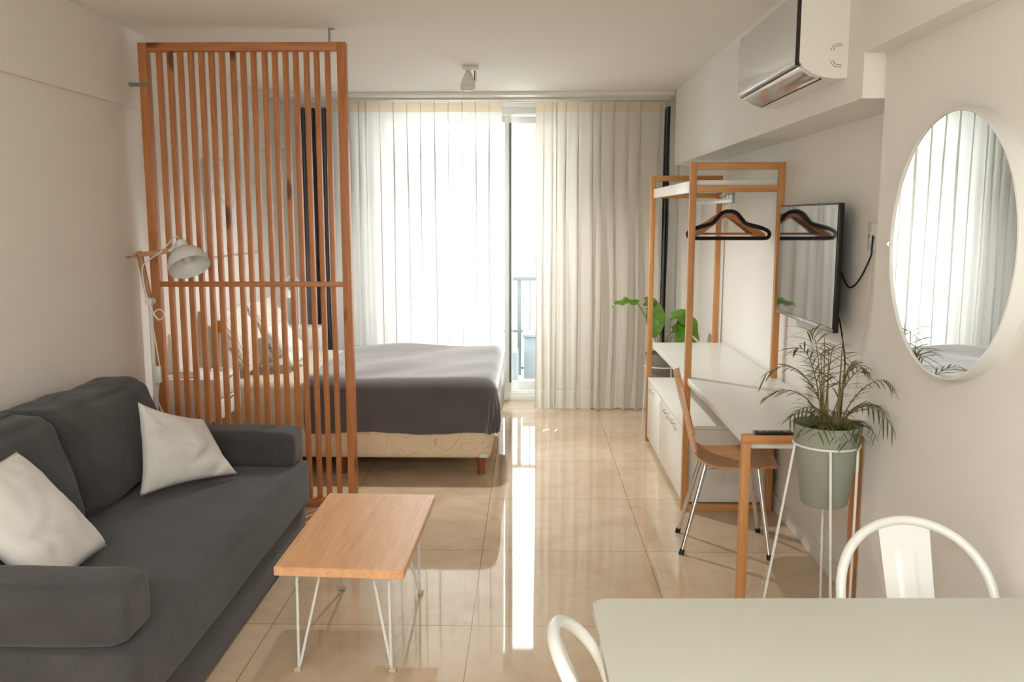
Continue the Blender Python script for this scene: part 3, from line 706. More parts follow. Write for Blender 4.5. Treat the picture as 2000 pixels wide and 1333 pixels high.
pl_ = bpy.data.lights.new('bulb_light', 'SPOT'); pl_.energy = 85; pl_.spot_size = math.radians(150); pl_.spot_blend = 0.6; pl_.shadow_soft_size = 0.05; pl_.color = (1.0, 0.985, 0.97)
po = bpy.data.objects.new('bulb_light', pl_); scene.collection.objects.link(po); po.parent = sp; po.location = (-0.012, 0, -0.175)
# ---------------------------------------------------------------- wardrobe rack with cabinet
RX0, RX1 = 0.845, 1.345
def rack_frame(y0, y1, root):
    t_ = 0.034
    MB().box(RX0, RX0 + t_, y0, y1, 0, 1.908, 0.002).build('post', M['rackZ'], root)
    MB().box(RX1 - t_, RX1, y0, y1, 0, 1.908, 0.002).build('post', M['rackZ'], root)
    MB().box(RX0 + t_, RX1 - t_, y0, y1, 1.870, 1.908, 0.002).build('crossbar', M['rackX'], root)
    MB().box(RX0 + t_, RX1 - t_, y0, y1, 1.752, 1.786, 0.002).build('crossbar', M['rackX'], root)
    MB().box(RX0 + t_, RX1 - t_, y0, y1, 0.0, 0.034, 0.002).build('bottom_rail', M['rackX'], root)
rk = thing('clothes_rack', (1.1, 5.5, 0), 'open honey-wood clothes rack with white shelf and hanging rail', 'clothes rack')
rack_frame(4.715, 4.75, rk); rack_frame(6.245, 6.28, rk)
MB().box(RX0 + 0.036, RX1 - 0.036, 4.75, 6.245, 1.787, 1.815, 0.002).box(RX0 + 0.02, RX0 + 0.036, 4.752, 6.243, 1.752, 1.815, 0.002).build('shelf', M['white'], rk)
for y in (4.84, 6.16):
    MB().box(1.095, 1.111, y - 0.002, y + 0.002, 1.70, 1.787).box(1.085, 1.121, y - 0.012, y + 0.002, 1.695, 1.70).build('rail_bracket', M['steel'], rk)
MB().box(1.099, 1.108, 4.84, 6.16, 1.700, 1.725, 0.002).build('hanging_rail', M['whitemetal'], rk)

cb = thing('low_cabinet', (1.1, 5.5, 0), 'low white two-door cabinet standing inside the clothes rack', 'cabinet')
CX0, CX1, CY0, CY1 = 0.868, 1.338, 4.756, 6.24
MB().box(CX0 + 0.004, CX1, CY0, CY1, 0.036, 0.452, 0.002).build('body', M['whitemat'], cb)
MB().box(CX0 - 0.016, CX1, CY0, CY1, 0.454, 0.474, 0.002).build('top', M['whitemat'], cb)
for y0, y1, hy in ((CY0 + 0.002, 5.655, 5.33), (5.659, CY1 - 0.002, 5.96)):
    dr = MB().box(CX0 - 0.014, CX0 + 0.003, y0, y1, 0.036, 0.446, 0.002).build('cabinet_door', M['white'], cb)
    for yy in ((hy, ) if hy > 5.9 else (5.33, 5.06)):
        hx = CX0 - 0.014
        MB().tube([(hx, yy - 0.05, 0.425), (hx - 0.02, yy - 0.05, 0.425), (hx - 0.022, yy - 0.045, 0.425), (hx - 0.022, yy + 0.045, 0.425), (hx - 0.02, yy + 0.05, 0.425), (hx, yy + 0.05, 0.425)], 0.004, 8).build('handle', M['chrome'], dr)
for x, y in ((0.90, 4.80), (1.30, 4.80), (0.90, 6.18), (1.30, 6.18)): MB().lathe([(0, 0), (0.014, 0), (0.014, 0.037), (0, 0.037)], 12, (x, y, 0)).build('foot', M['black'], cb)

# hangers
def hanger(y, wooden, label, dx=0.0, tilt=0.0, group=None):
    cx, cz = 1.1035 + dx, 1.625
    root = thing('clothes_hanger', (cx, y, 1.69), label, 'hanger', group)
    hm = M['hangwood'] if wooden else M['velvet']
    hk = arc((0, 0, 0.100), 0.021, -0.9, PI * 1.02, 16)
    pts = [(0, 0, 0.018), (0, 0, 0.060), (0.010, 0, 0.080)] + hk[1:]
    if wooden:
        Lx = 0.212; g = MB()
        upper = [(-Lx, -0.098), (-0.17, -0.070), (-0.09, -0.022), (-0.05, 0.006), (-0.02, 0.020), (0.0, 0.024), (0.02, 0.020), (0.05, 0.006), (0.09, -0.022), (0.17, -0.070), (Lx, -0.098)]
        low = [(Lx - 0.002, -0.118), (0.178, -0.116), (0.14, -0.098), (0.03, -0.012), (0, 0.002), (-0.03, -0.012), (-0.14, -0.098), (-0.178, -0.116), (-Lx + 0.002, -0.118)]
        # shoulders broaden toward the front of the bed of the hanger
        g.prism([(x, z) for x, z in upper] + low, -0.006, 0.006, axis=1)
        bmesh.ops.bevel(g.bm, geom=[e for e in g.bm.edges if abs(e.verts[0].co.y - e.verts[1].co.y) < 1e-6], offset=0.002, segments=2, affect='EDGES')
        g.xform(Matrix.Translation((cx, y, cz))).build('body', hm, root)
        MB().tube([(cx - 0.178, y, cz - 0.098), (cx + 0.178, y, cz - 0.098)], 0.0055, 10).build('trouser_bar', hm, root)
    else:
        g = MB(); pts2 = [(-0.19, -0.122), (-0.215, -0.118), (-0.226, -0.100), (-0.215, -0.080), (-0.17, -0.062), (-0.10, -0.043), (-0.072, -0.020), (-0.045, 0.010), (-0.02, 0.022), (0, 0.024), (0.02, 0.022), (0.045, 0.010), (0.072, -0.020), (0.10, -0.043), (0.17, -0.062), (0.215, -0.080), (0.226, -0.100), (0.215, -0.118), (0.19, -0.122)]
        path = catmull([(x, 0, z) for x, z in pts2], 5)
        g.tube(path + [Vector((0.1, 0, -0.122)), Vector((-0.1, 0, -0.122))], [0.0105] * (len(path) + 2), 8, closed=True)
        for v in g.bm.verts: v.co.y *= 0.4
        for v in g.bm.verts:
            if v.co.z > -0.06: v.co.z += 0.004 * (1 if v.co.z > -0.02 else 0.4)
        g.xform(Matrix.Translation((cx, y, cz))).build('body', hm, root)
    MB().tube(pts, 0.0022, 8).xform(Matrix.Translation((cx, y, cz + 0.006)) @ Matrix.Rotation(tilt, 4, 'Z')).build('hook', M['chrome'], root)
    return root
hanger(4.93, False, 'black velvet hanger, foremost on the rack rail')
for k in range(5):
    hanger(4.96 + 0.03 * k, True, 'wooden hanger in the bunch behind the black velvet hangers', dx=random.uniform(-0.004, 0.004), group='wooden hangers on the rack rail')

# ---------------------------------------------------------------- desk
dk = thing('desk', (1.1, 4.5, 0), 'long white desk top on an orange wood frame along the right wall', 'desk')
MB().box(0.858, 1.346, 3.475, 6.08, 0.715, 0.752, 0.002).build('desk_top', M['white'], dk)
t_ = 0.034; DY0, DY1 = 3.44, 3.475
MB().box(0.855, 0.855 + t_, DY0, DY1, 0, 0.753 - t_, 0.002).build('leg', M['rackZ'], dk)
MB().box(1.337 - t_, 1.337, DY0, DY1, 0, 0.753 - t_, 0.002).build('leg', M['rackZ'], dk)
MB().box(0.855, 1.337, DY0, DY1, 0.753 - t_, 0.753, 0.002).build('front_rail', M['rackX'], dk)
MB().box(0.88, 1.31, 3.476, 3.494, 0.69, 0.7145, 0.001).build('apron', M['white'], dk)
MB().box(0.88, 0.90, 3.9, 4.7, 0.690, 0.7145, 0.001).build('side_strip', M['rackX'], dk)

rc = thing('remote_control', (0.985, 3.455, 0.7535), 'slim dark remote control lying on the near end of the desk', 'remote control')
MB().box(0.905, 1.06, 3.445, 3.490, 0.7535, 0.764, 0.004, 3).build('body', M['black'], rc)
for k in range(5):
    for j in range(2): MB().box(0.925 + 0.024 * k, 0.937 + 0.024 * k, 3.453 + 0.016 * j, 3.463 + 0.016 * j, 0.764, 0.7655).build('button', M['steel'], rc)

# ---------------------------------------------------------------- plywood chair
pc = thing('plywood_chair', (0.96, 4.21, 0), 'bent plywood chair with chrome legs tucked under the desk', 'chair')
prof = catmull([(0.705, 0.872), (0.722, 0.80), (0.748, 0.70), (0.775, 0.60), (0.792, 0.53), (0.815, 0.478), (0.86, 0.450), (0.93, 0.442), (1.02, 0.445), (1.10, 0.452), (1.165, 0.452), (1.205, 0.430)] and
               [(0.705, 0.872, 0), (0.722, 0.80, 0), (0.748, 0.70, 0), (0.775, 0.60, 0), (0.792, 0.53, 0), (0.815, 0.478, 0), (0.86, 0.450, 0), (0.93, 0.442, 0), (1.02, 0.445, 0), (1.10, 0.452, 0), (1.165, 0.452, 0), (1.205, 0.430, 0)], 5)
LN = len(prof) - 1
def chair_half(k):       # half width along the profile, waist between back and seat
    s = k / LN
    ctl = [(0, 0.11), (0.06, 0.165), (0.18, 0.185), (0.32, 0.165), (0.42, 0.145), (0.52, 0.165), (0.66, 0.205), (0.82, 0.21), (0.93, 0.18), (1.0, 0.10)]
    for (a, b), (c, d_) in zip(ctl, ctl[1:]):
        if s <= c: q = (s - a) / (c - a); q = q * q * (3 - 2 * q); return b + (d_ - b) * q
    return ctl[-1][1]
def shell(off):
    def fn(u, v):
        k = min(LN, max(0, u * LN)); i = min(LN - 1, int(k)); fq = k - i
        p = prof[i] * (1 - fq) + prof[i + 1] * fq; tg = (prof[min(LN, i + 1)] - prof[i]).normalized()
        nrm = Vector((-tg.y, tg.x, 0)); w = (2 * v - 1); hw = chair_half(k)
        s = k / LN
        cup = (0.022 if s < 0.4 else 0.010) * (w * w)
        q = p + nrm * (off + cup) if False else Vector((p.x, p.y, 0)) + nrm * off
        if s < 0.45: q.x += cup
        else: q.y += cup * 0.8
        return Vector((q.x, 4.21 + w * hw, q.y))
    return fn
g = MB().grid(60, 18, shell(0.005)).grid(60, 18, shell(-0.005))
# close the rim
bm = g.bm; bm.verts.ensure_lookup_table(); N1 = 61 * 19
def vid(layer, i, j): return bm.verts[layer * N1 + i * 19 + j]
rim = [(i, 0) for i in range(61)] + [(60, j) for j in range(1, 19)] + [(i, 18) for i in range(59, -1, -1)] + [(0, j) for j in range(17, 0, -1)]
for a, b_ in zip(rim, rim[1:] + rim[:1]): bm.faces.new((vid(0, *a), vid(0, *b_), vid(1, *b_), vid(1, *a)))
RZ = Matrix.Translation((0.96, 4.21, 0)) @ Matrix.Rotation(math.radians(-8), 4, 'Z') @ Matrix.Translation((-0.96, -4.21, 0))
g.xform(RZ).build('seat_shell', M['ply'], pc, angle=50)
def pl_leg(top, foot):
    top, foot = Vector(top), Vector(foot); d_ = (top - foot)
    o = MB().tube([foot + d_ * 0.02, foot + d_ * 0.5, top], [0.0095, 0.011, 0.013], 14).build('leg', M['chrome'], pc)
    MB().tube([foot, foot + d_ * 0.055], [0.013, 0.0125], 14).build('rubber_foot', M['black'], o)
pl_leg((0.865, 4.30, 0.434), (0.768, 4.378, 0.0)); pl_leg((0.855, 4.14, 0.434), (0.736, 4.078, 0.0))
pl_leg((1.10, 4.31, 0.437), (1.186, 4.387, 0.0)); pl_leg((1.10, 4.12, 0.437), (1.145, 4.01, 0.0))
MB().box(0.85, 1.12, 4.10, 4.33, 0.418, 0.434, 0.006).build('underframe', M['steel'], pc)

# ---------------------------------------------------------------- television and cables
tv = thing('television', (1.29, 4.15, 1.4), 'flat black television on a wall arm above the desk', 'television')
TX = 1.285
MB().box(TX + 0.002, TX + 0.026, 3.717, 4.575, 1.130, 1.680, 0.004).build('housing', M['black'], tv)
MB().box(TX, TX + 0.0025, 3.724, 4.568, 1.150, 1.672).build('screen', M['screen'], tv, smooth=False)
MB().box(TX - 0.001, TX + 0.003, 3.717, 4.575, 1.130, 1.148, 0.001).build('bottom_bezel', M['steel'], tv)
MB().box(TX + 0.026, TX + 0.05, 3.80, 4.45, 1.15, 1.50, 0.01).build('rear_cover', M['black'], tv)
MB().box(TX + 0.05, XR, 4.05, 4.20, 1.3, 1.5, 0.004).build('wall_mount', M['black'], tv)
MB().lathe([(0, 0), (0.007, 0), (0.007, 0.0015), (0, 0.002)], 16, (TX - 0.0012, 4.15, 1.139), Matrix(((0, 0, -1), (0, 1, 0), (1, 0, 0)))).build('badge', M['white'], tv)
ol = thing('wall_socket', (XR, 3.56, 1.54), 'pale grey wall socket on the recessed wall beside the mirror', 'wall socket')
MB().box(XR - 0.008, XR + 0.001, 3.522, 3.604, 1.485, 1.600, 0.003).build('cover_plate', M['whitemetal'], ol)
MB().box(XR - 0.010, XR - 0.008, 3.535, 3.592, 1.52, 1.565, 0.001).build('outlet', M['white'], ol)
for y in (3.545, 3.578): MB().box(XR - 0.0115, XR - 0.010, y, y + 0.004, 1.535, 1.552).build('slot', M['black'], ol)
cbm = MB().tube(catmull([(XR - 0.012, 3.535, 1.545), (XR - 0.02, 3.52, 1.50), (XR - 0.02, 3.53, 1.46), (XR - 0.02, 3.64, 1.36), (XR - 0.02, 3.74, 1.325), (XR - 0.02, 3.82, 1.36), (TX + 0.06, 3.86, 1.42)]), 0.004, 8)
tag(cbm.build('power_cable', M['black'], loc=(XR, 3.53, 1.5)), 'black power cable looping from the wall socket to the television', 'cable')
cbm = MB().tube(catmull([(TX + 0.055, 3.88, 1.24), (XR - 0.022, 3.83, 1.17), (XR - 0.02, 3.78, 1.08), (XR - 0.02, 3.745, 1.0), (XR - 0.02, 3.75, 0.93), (XR - 0.02, 3.76, 0.80), (XR - 0.02, 3.78, 0.60)]), 0.0035, 8)
tag(cbm.build('antenna_cable', M['black'], loc=(XR, 3.8, 1.0)), 'thin black cable hanging from the television down behind the desk', 'cable')
cbm = MB().tube(catmull([(XR - 0.010, 3.535, 1.48), (XR - 0.008, 3.57, 1.2), (XR - 0.008, 3.63, 0.95), (XR - 0.008, 3.66, 0.76), (XR - 0.008, 3.67, 0.55)]), 0.002, 6)
tag(cbm.build('thin_cable', M['whitemetal'], loc=(XR, 3.6, 1.0)), 'thin pale cable running down the wall from the socket', 'cable')

# ---------------------------------------------------------------- mirror
MC = Vector((XN, 2.492, 1.540)); MR = 0.376
mr = thing('round_mirror', MC, 'large round mirror with a deep white metal rim on the right wall', 'mirror')
Rx = Matrix(((0, 0, -1), (0, 1, 0), (1, 0, 0)))
MB().lathe([(MR - 0.004, 0), (MR, 0.0), (MR, 0.045), (MR - 0.004, 0.047), (MR - 0.007, 0.045), (MR - 0.007, 0.030), (MR - 0.007, 0.0)], 120, MC, Rx).build('rim', M['whitemetal'], mr)
MB().lathe([(0, 0.041), (MR - 0.0075, 0.041), (MR - 0.0075, 0.036), (0, 0.036)], 120, MC, Rx).build('mirror_glass', M['mirror'], mr, smooth=False)
MB().tube([(XN - 0.040, 2.866, 1.535), (XN - 0.040, 2.874, 1.535)], 0.012, 10).build('clip', M['chrome'], mr)

# ---------------------------------------------------------------- air conditioner
ac = thing('air_conditioner', (LX, 3.69, 2.25), 'glossy white wall air conditioner mounted on the beam above the television', 'air conditioner')
AY0, AY1 = 3.255, 4.135; AZ0, AZ1 = 2.112, 2.425
prof2 = [(LX, AZ1), (0.985, AZ1), (0.962, AZ1 - 0.006), (0.958, AZ1 - 0.03), (0.958, 2.170), (0.975, 2.150), (1.005, 2.130), (1.045, 2.117), (1.09, AZ0), (LX, AZ0)]
g = MB()
g.prism([(x, z) for x, z in prof2], AY0, AY1, axis=1); g.build('casing', M['white'], ac, angle=30)
fr = MB().prism([(0.956, AZ1 - 0.004), (0.948, AZ1 - 0.010), (0.945, AZ1 - 0.04), (0.945, 2.185), (0.948, 2.165), (0.956, 2.160)], AY0 + 0.004, AY1 - 0.002, axis=1).build('front_panel', M['acfront'], ac, angle=30)
MB().box(0.944, 0.958, AY0 - 0.001, AY0 + 0.004, 2.158, AZ1 - 0.006).build('panel_edge', M['black'], ac)
MB().box(0.9585, 0.964, AY0 + 0.005, AY1 - 0.005, 2.156, 2.160).build('panel_gap', M['black'], ac)
fl_ = MB().prism([(0.966, 2.156), (0.972, 2.148), (1.003, 2.127), (1.040, 2.114), (1.040, 2.118), (1.004, 2.132), (0.975, 2.152)], AY0 + 0.03, AY1 - 0.03, axis=1).build('louver', M['acfront'], ac, angle=30)
MB().box(1.043, 1.049, AY0 + 0.03, AY1 - 0.03, 2.1125, 2.1165).build('louver_gap', M['black'], ac)
for (rr, dx_) in ((0.026, 0.0), (0.019, 0.003)):
    pts = arc((1.094 + dx_, AY0 - 0.0005, 2.205), rr, PI * 0.5, PI * 0.95, 8) ; pts2 = arc((1.094 + dx_, AY0 - 0.0005, 2.178), rr, PI * 1.05, PI * 1.5, 8)
    MB().tube([(1.108, AY0 - 0.0005, 2.205 + rr)] + pts, 0.0010, 6).tube(pts2 + [(1.108, AY0 - 0.0005, 2.178 - rr)], 0.0010, 6).build('knockout_mark', M['grayalu'], ac)

# ---------------------------------------------------------------- dining table and metal chairs
dt = thing('dining_table', (0.72, 1.5, 0), 'white dining table with rounded corners in the foreground', 'dining table')
def rounded(x0, x1, y0, y1, r, n=8):
    out = []
    for cx, cy, a in ((x1 - r, y1 - r, 0), (x0 + r, y1 - r, PI / 2), (x0 + r, y0 + r, PI), (x1 - r, y0 + r, 1.5 * PI)):
        for k in range(n + 1): out.append((cx + r * math.cos(a + PI / 2 * k / n), cy + r * math.sin(a + PI / 2 * k / n)))
    return out
TL = Matrix.Translation((0.143, 1.916, 0)) @ Matrix.Rotation(math.radians(1.4), 4, 'Z') @ Matrix.Translation((-0.143, -1.916, 0))
M['tabletop'] = plain('cream laminate', (204, 203, 190), 0.32, vary=0.008, scale=2)
g = MB().prism(rounded(0.143, 1.170, 1.12, 1.916, 0.03), 0.726, 0.750, axis=2)
bmesh.ops.bevel(g.bm, geom=[e for e in g.bm.edges if abs(e.verts[0].co.z - e.verts[1].co.z) < 1e-6], offset=0.003, segments=2, affect='EDGES')
g.xform(TL).build('table_top', M['tabletop'], dt)
for (x, y) in ((0.21, 1.85), (1.10, 1.85), (0.21, 1.19), (1.10, 1.19)):
    MB().box(x - 0.02, x + 0.02, y - 0.02, y + 0.02, 0, 0.725, 0.003).xform(TL).build('leg', M['whitemetal'], dt)

def metal_chair(loc, rz, label, sx=1.0):
    """bistro chair, faces local +y; backrest hoop behind at -y"""
    root = thing('metal_chair', loc, label, 'chair', 'white metal bistro chairs', rz)
    def bld(mb, name, mat, par=root): return mb.build(name, mat, par, loc=(0, 0, 0))
    g = MB().prism(rounded(-0.18, 0.18, -0.17, 0.18, 0.05), 0.445, 0.455, axis=2)
    bmesh.ops.bevel(g.bm, geom=[e for e in g.bm.edges if abs(e.verts[0].co.z - e.verts[1].co.z) < 1e-6], offset=0.004, segments=2, affect='EDGES')
    bld(g, 'seat', M['whitemetal'])
    pts = []
    hw, zt, lean = 0.190, 0.842, 0.11
    for k in range(41):
        a = PI * k / 40; x = hw * math.cos(a); z = 0.66 + (zt - 0.66) * math.sin(a) ** 0.8
        pts.append((x, -0.17 - lean * (z - 0.44) / 0.41 - 0.07 * math.sin(a) ** 1.3, z))
    pts = [(0.175, -0.165, 0.44), (0.186, -0.195, 0.55)] + pts + [(-0.186, -0.195, 0.55), (-0.175, -0.165, 0.44)]
    bld(MB().tube(catmull(pts, 2), 0.0125, 14), 'back_hoop', M['whitemetal'])
    def sp(s):
        def fn(u, v):
            z = 0.452 + (0.838 - 0.452) * v; hw_ = 0.052 + (0.066 - 0.052) * v
            x = (2 * u - 1) * hw_
            e = 0.0
            if 0.30 < u < 0.70 and 0.12 < v < 0.80: e = 0.004
            y = -0.17 - lean * (z - 0.44) / 0.41 - 0.07 * v ** 0.7 + s + e
            return Vector((x, y, z))
        return fn
    g = MB().grid(20, 24, sp(0.0)).grid(20, 24, sp(0.0025))
    bm = g.bm; bm.verts.ensure_lookup_table(); n1 = 21 * 25
    rim = [(i, 0) for i in range(21)] + [(20, j) for j in range(1, 25)] + [(i, 24) for i in range(19, -1, -1)] + [(0, j) for j in range(23, 0, -1)]
    for a, b_ in zip(rim, rim[1:] + rim[:1]): bm.faces.new([bm.verts[q] for q in (a[0] * 25 + a[1], b_[0] * 25 + b_[1], n1 + b_[0] * 25 + b_[1], n1 + a[0] * 25 + a[1])])
    bld(g, 'back_splat', M['whitemetal'])
    for (x, y, fx, fy) in ((0.16, 0.15, 0.205, 0.20), (-0.16, 0.15, -0.205, 0.20), (0.165, -0.15, 0.21, -0.225), (-0.165, -0.15, -0.21, -0.225)):
        lg = bld(MB().tube([(fx, fy, 0.0), ((x + fx) / 2, (y + fy) / 2, 0.23), (x, y, 0.446)], [0.012, 0.017, 0.02], 10), 'leg', M['whitemetal'])
    bld(MB().tube([(0.17, 0.155, 0.25), (-0.17, -0.16, 0.25)], 0.006, 8).tube([(-0.17, 0.155, 0.25), (0.17, -0.16, 0.25)], 0.006, 8), 'cross_brace', M['whitemetal'])
    return root
metal_chair((0.968, 1.855, 0), PI, 'white metal chair at the far side of the dining table by the wall')
metal_chair((0.393, 1.555, 0), -PI / 2, 'white metal chair at the left end of the dining table')

# ---------------------------------------------------------------- palm in the sage pot on a wire stand
def pot(root, cx, cy, z0, z1, r0, r1, mat, soil=True):
    o = MB().lathe([(0, z0), (r0 - 0.006, z0), (r0, z0 + 0.006), (r1, z1), (r1 - 0.006, z1), (r1 - 0.010, z1 - 0.03), (r0 - 0.006, z0 + 0.02), (0, z0 + 0.02)], 56, (cx, cy, 0)).build('pot', mat, root, angle=50)
    def sf_(u, v):
        r = (r1 - 0.011) * v; a = 2 * PI * u
        return Vector((cx + r * math.cos(a), cy + r * math.sin(a), z1 - 0.035 + 0.006 * noise.noise(Vector((r * 40 * math.cos(a), r * 40 * math.sin(a), 1)))))
    MB().grid(40, 8, sf_).build('soil', M['soil'], root, angle=180)
PCX, PCY = 1.037, 3.00
st = thing('plant_stand', (PCX, PCY, 0), 'white wire plant stand holding the sage green pot near the desk end', 'plant stand')
MB().tube([(PCX + 0.111 * math.cos(a * 2 * PI / 48), PCY + 0.111 * math.sin(a * 2 * PI / 48), 0.838) for a in range(48)], 0.0045, 8, closed=True).build('ring', M['whitemetal'], st)
for ang_, foot in ((183, (0.80, 2.99)), (258, (1.035, 2.83)), (318, (1.11, 2.90)), (75, (1.11, 3.18))):
    a = math.radians(ang_); tp = Vector((PCX + 0.111 * math.cos(a), PCY + 0.111 * math.sin(a), 0.838))
    MB().tube([tp, (foot[0], foot[1], 0.004)], 0.0048, 8).build('leg', M['whitemetal'], st)
pm = thing('potted_palm', (PCX, PCY, 0.62), 'feathery palm in a sage green pot held by the wire stand', 'potted plant')
pot(pm, PCX, PCY, 0.622, 0.910, 0.079, 0.117, M['potgreen'])
rp_ = random.Random(12)
fronds = []
def frond(base, az, rise, reach, drop, n=11, ll=0.075, sd=0, wd=0.0028):
    """arching stem with paired narrow leaflets, one mesh for leaflets and a stem sub mesh"""
    rr = random.Random(sd); d = Vector((math.cos(az), math.sin(az), 0))
    p0 = Vector(base); p1 = p0 + Vector((0, 0, rise * 0.6)) + d * reach * 0.12; p2 = p0 + Vector((0, 0, rise * 1.15)) + d * reach * 0.55; p3 = p0 + d * reach + Vector((0, 0, rise - drop))
    path = bez(p0, p1, p2, p3, 22)
    g = MB(); stem = MB().tube(path, [0.0026 - 0.0018 * i / 22 for i in range(23)], 6)
    side = d.cross(Vector((0, 0, 1)))
    for k in range(n):
        t_ = 0.30 + 0.70 * k / (n - 1); i = min(21, int(t_ * 22)); f_ = t_ * 22 - i
        q = path[i] * (1 - f_) + path[min(22, i + 1)] * f_; tg = (path[min(22, i + 1)] - path[max(0, i - 1)]).normalized()
        L = ll * (0.75 + 0.5 * math.sin(PI * min(1, t_))) * rr.uniform(0.8, 1.15)
        for s in (-1, 1):
            dirn = (tg * 0.75 + side * s * 0.8 + Vector((0, 0, rr.uniform(-0.05, 0.25)))).normalized()
            e1 = q + dirn * L * 0.5 + Vector((0, 0, -0.06 * L)); e2 = q + dirn * L + Vector((0, 0, -0.42 * L))
            wv = dirn.cross(Vector((0, 0, 1)));
            if wv.length < 1e-4: wv = side.copy()
            wv.normalize(); wv = (wv + Vector((0, 0, rr.uniform(-0.5, 0.5)))).normalized() * wd
            ns_ = 5; L1, L2 = [], []
            for m_ in range(ns_ + 1):
                tt = m_ / ns_; c_ = q * (1 - tt) ** 2 + e1 * 2 * tt * (1 - tt) + e2 * tt * tt; w_ = wv * (math.sin(PI * (0.12 + 0.86 * tt)) ** 0.7)
                L1.append(g.bm.verts.new(c_ + w_)); L2.append(g.bm.verts.new(c_ - w_))
            for m_ in range(ns_): g.bm.faces.new((L1[m_], L1[m_ + 1], L2[m_ + 1], L2[m_]))
    for v in g.bm.verts:
        lim = 1.198 if v.co.y < 3.12 else 1.36
        if v.co.x > lim - 0.05: v.co.x = lim - 0.05 + 0.045 * math.tanh((v.co.x - lim + 0.05) / 0.05)
    for v in stem.bm.verts:
        if v.co.x > 1.14: v.co.x = 1.14 + 0.045 * math.tanh((v.co.x - 1.14) / 0.05)
    o = g.build('frond', M['palm'], pm, angle=180); stem.build('stem', M['palmstem'], o)
SZ = 0.876
# azimuth degrees (0 = +x right, 90 = away), rise, reach, drop
for k, (az, ri, re, dr_, ll) in enumerate([(178, 0.26, 0.215, 0.05, 0.085), (200, 0.13, 0.17, 0.06, 0.075), (165, 0.17, 0.20, 0.05, 0.06),
        (110, 0.34, 0.10, 0.0, 0.095), (60, 0.29, 0.13, 0.01, 0.09), (130, 0.28, 0.12, 0.0, 0.085), (250, 0.30, 0.10, 0.02, 0.08), (315, 0.22, 0.22, 0.03, 0.085), (330, 0.14, 0.20, 0.07, 0.11),
        (300, 0.15, 0.22, 0.08, 0.10), (20, 0.22, 0.18, 0.02, 0.085), (285, 0.07, 0.13, 0.05, 0.075), (225, 0.08, 0.12, 0.05, 0.07), (340, 0.06, 0.16, 0.06, 0.085), (150, 0.08, 0.10, 0.02, 0.07), (80, 0.20, 0.12, 0.02, 0.08), (170, 0.05, 0.08, 0.03, 0.07), (240, 0.06, 0.07, 0.03, 0.07), (270, 0.05, 0.09, 0.05, 0.07), (300, 0.06, 0.08, 0.03, 0.07), (40, 0.07, 0.07, 0.02, 0.07), (190, 0.10, 0.07, 0.02, 0.07), (95, 0.26, 0.05, 0.0, 0.085), (350, 0.24, 0.08, 0.01, 0.08)]):
    a = math.radians(az); frond((PCX + 0.03 * math.cos(a + 1) + 0.01, PCY + 0.03 * math.sin(a + 1), SZ), a, ri, re, dr_, ll=ll, sd=k, n=10 if ri > 0.1 else 7)
for k in range(4):
    a = k * 1.7; g = MB(); b0 = Vector((PCX + 0.01 + 0.02 * math.cos(a), PCY + 0.02 * math.sin(a), SZ))
    MB().tube([b0, b0 + Vector((0.012 * math.cos(a), 0.012 * math.sin(a), 0.12)), b0 + Vector((0.02 * math.cos(a), 0.02 * math.sin(a), 0.24 + 0.05 * k))], [0.004, 0.003, 0.001], 6).build('cane', M['palmstem'], pm)

# ---------------------------------------------------------------- leafy plant behind the rack
QX, QY = 1.005, 6.58
st = thing('plant_stand', (QX, QY, 0), 'white wire plant stand behind the clothes rack by the linen curtain', 'plant stand')
MB().tube([(QX + 0.135 * math.cos(a * 2 * PI / 48), QY + 0.135 * math.sin(a * 2 * PI / 48), 0.505) for a in range(48)], 0.0045, 8, closed=True).build('ring', M['whitemetal'], st)
MB().tube([(QX + 0.075 * math.cos(a * 2 * PI / 40), QY + 0.075 * math.sin(a * 2 * PI / 40), 0.325) for a in range(40)], 0.004, 8, closed=True).build('lower_ring', M['whitemetal'], st)
for a in (200, 290, 20, 110):
    a = math.radians(a); MB().tube([(QX + 0.135 * math.cos(a), QY + 0.135 * math.sin(a), 0.505), (QX + 0.16 * math.cos(a), QY + 0.16 * math.sin(a), 0.004)], 0.0048, 8).build('leg', M['whitemetal'], st)
lf = thing('potted_philodendron', (QX, QY, 0.33), 'broad-leaved green plant in a grey pot behind the clothes rack', 'potted plant')
pot(lf, QX, QY, 0.33, 0.60, 0.088, 0.132, M['potgrey'])
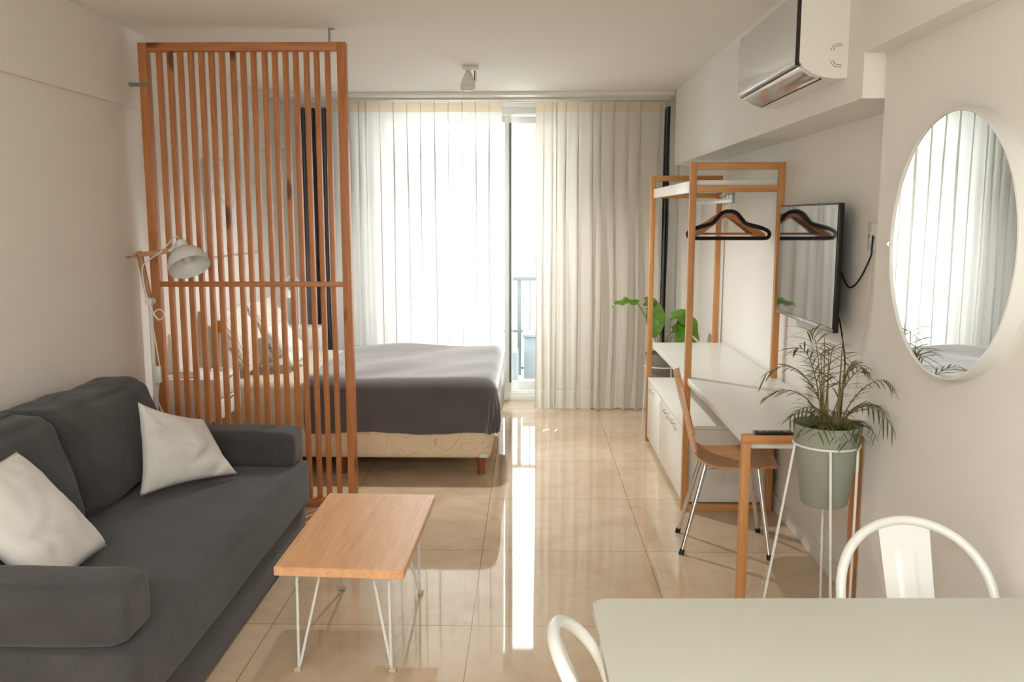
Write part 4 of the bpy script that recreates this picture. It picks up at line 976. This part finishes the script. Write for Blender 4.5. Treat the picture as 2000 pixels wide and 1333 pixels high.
def bigleaf(base, mid, tip, width, up, heart=0.35, fold=0.25, wave=0.01, sd=0):
    """base = leaf-stalk joint, mid = control, tip; up = rough surface normal"""
    base, mid, tip, up = map(Vector, (base, mid, tip, up)); n = 18
    path = [base * (1 - t) ** 2 + mid * 2 * t * (1 - t) + tip * t * t for t in [i / n for i in range(n + 1)]]
    def fn(u, v):
        k = u * n; i = min(n - 1, int(k)); f_ = k - i; c = path[i] * (1 - f_) + path[i + 1] * f_
        tg = (path[min(n, i + 1)] - path[max(0, i - 1)]).normalized(); sd_ = tg.cross(up).normalized(); nr = sd_.cross(tg)
        w = width * (math.sin(PI * min(1, (u * 0.93 + 0.07)) ** 0.75) ** 0.8); s = 2 * v - 1
        back = -tg * heart * width * max(0, 1 - u * 4) * abs(s)
        return c + sd_ * s * w + back + nr * (abs(s) * w * fold + wave * math.sin(u * 16 + sd) * abs(s))
    o = MB().grid(24, 10, fn).build('leaf', M['leaf'], lf, angle=180)
    MB().tube(catmull([(QX + random.uniform(-.02, .02), QY + random.uniform(-.02, .02), 0.56), (Vector((QX, QY, 0.60)) * 0.45 + base * 0.55) + Vector((0, 0, 0.02)), base], 6), 0.004, 7).build('stem', M['leafstem'], o)
bigleaf((0.80, 6.5, 0.985), (0.70, 6.48, 1.02), (0.605, 6.46, 0.965), 0.045, (0.05, -0.5, 1), fold=0.15, sd=1)
bigleaf((0.925, 6.50, 0.955), (0.945, 6.47, 0.84), (0.915, 6.45, 0.73), 0.072, (-0.1, -1, 0.3), heart=0.5, fold=0.12, sd=2)
bigleaf((0.87, 6.6, 0.99), (0.96, 6.6, 0.99), (0.90, 6.62, 0.80), 0.05, (-0.2, -1, 0.2), fold=0.2, sd=3)
bigleaf((1.08, 6.6, 0.88), (1.19, 6.55, 0.90), (1.26, 6.5, 0.70), 0.075, (0.3, -0.7, 0.8), fold=0.2, sd=4)
bigleaf((1.16, 6.6, 0.86), (1.16, 6.5, 0.78), (1.07, 6.45, 0.65), 0.065, (0.2, -1, 0.5), fold=0.15, sd=5)
bigleaf((1.10, 6.7, 0.76), (1.2, 6.7, 0.74), (1.29, 6.68, 0.62), 0.055, (0.1, -0.8, 0.8), fold=0.15, sd=6)
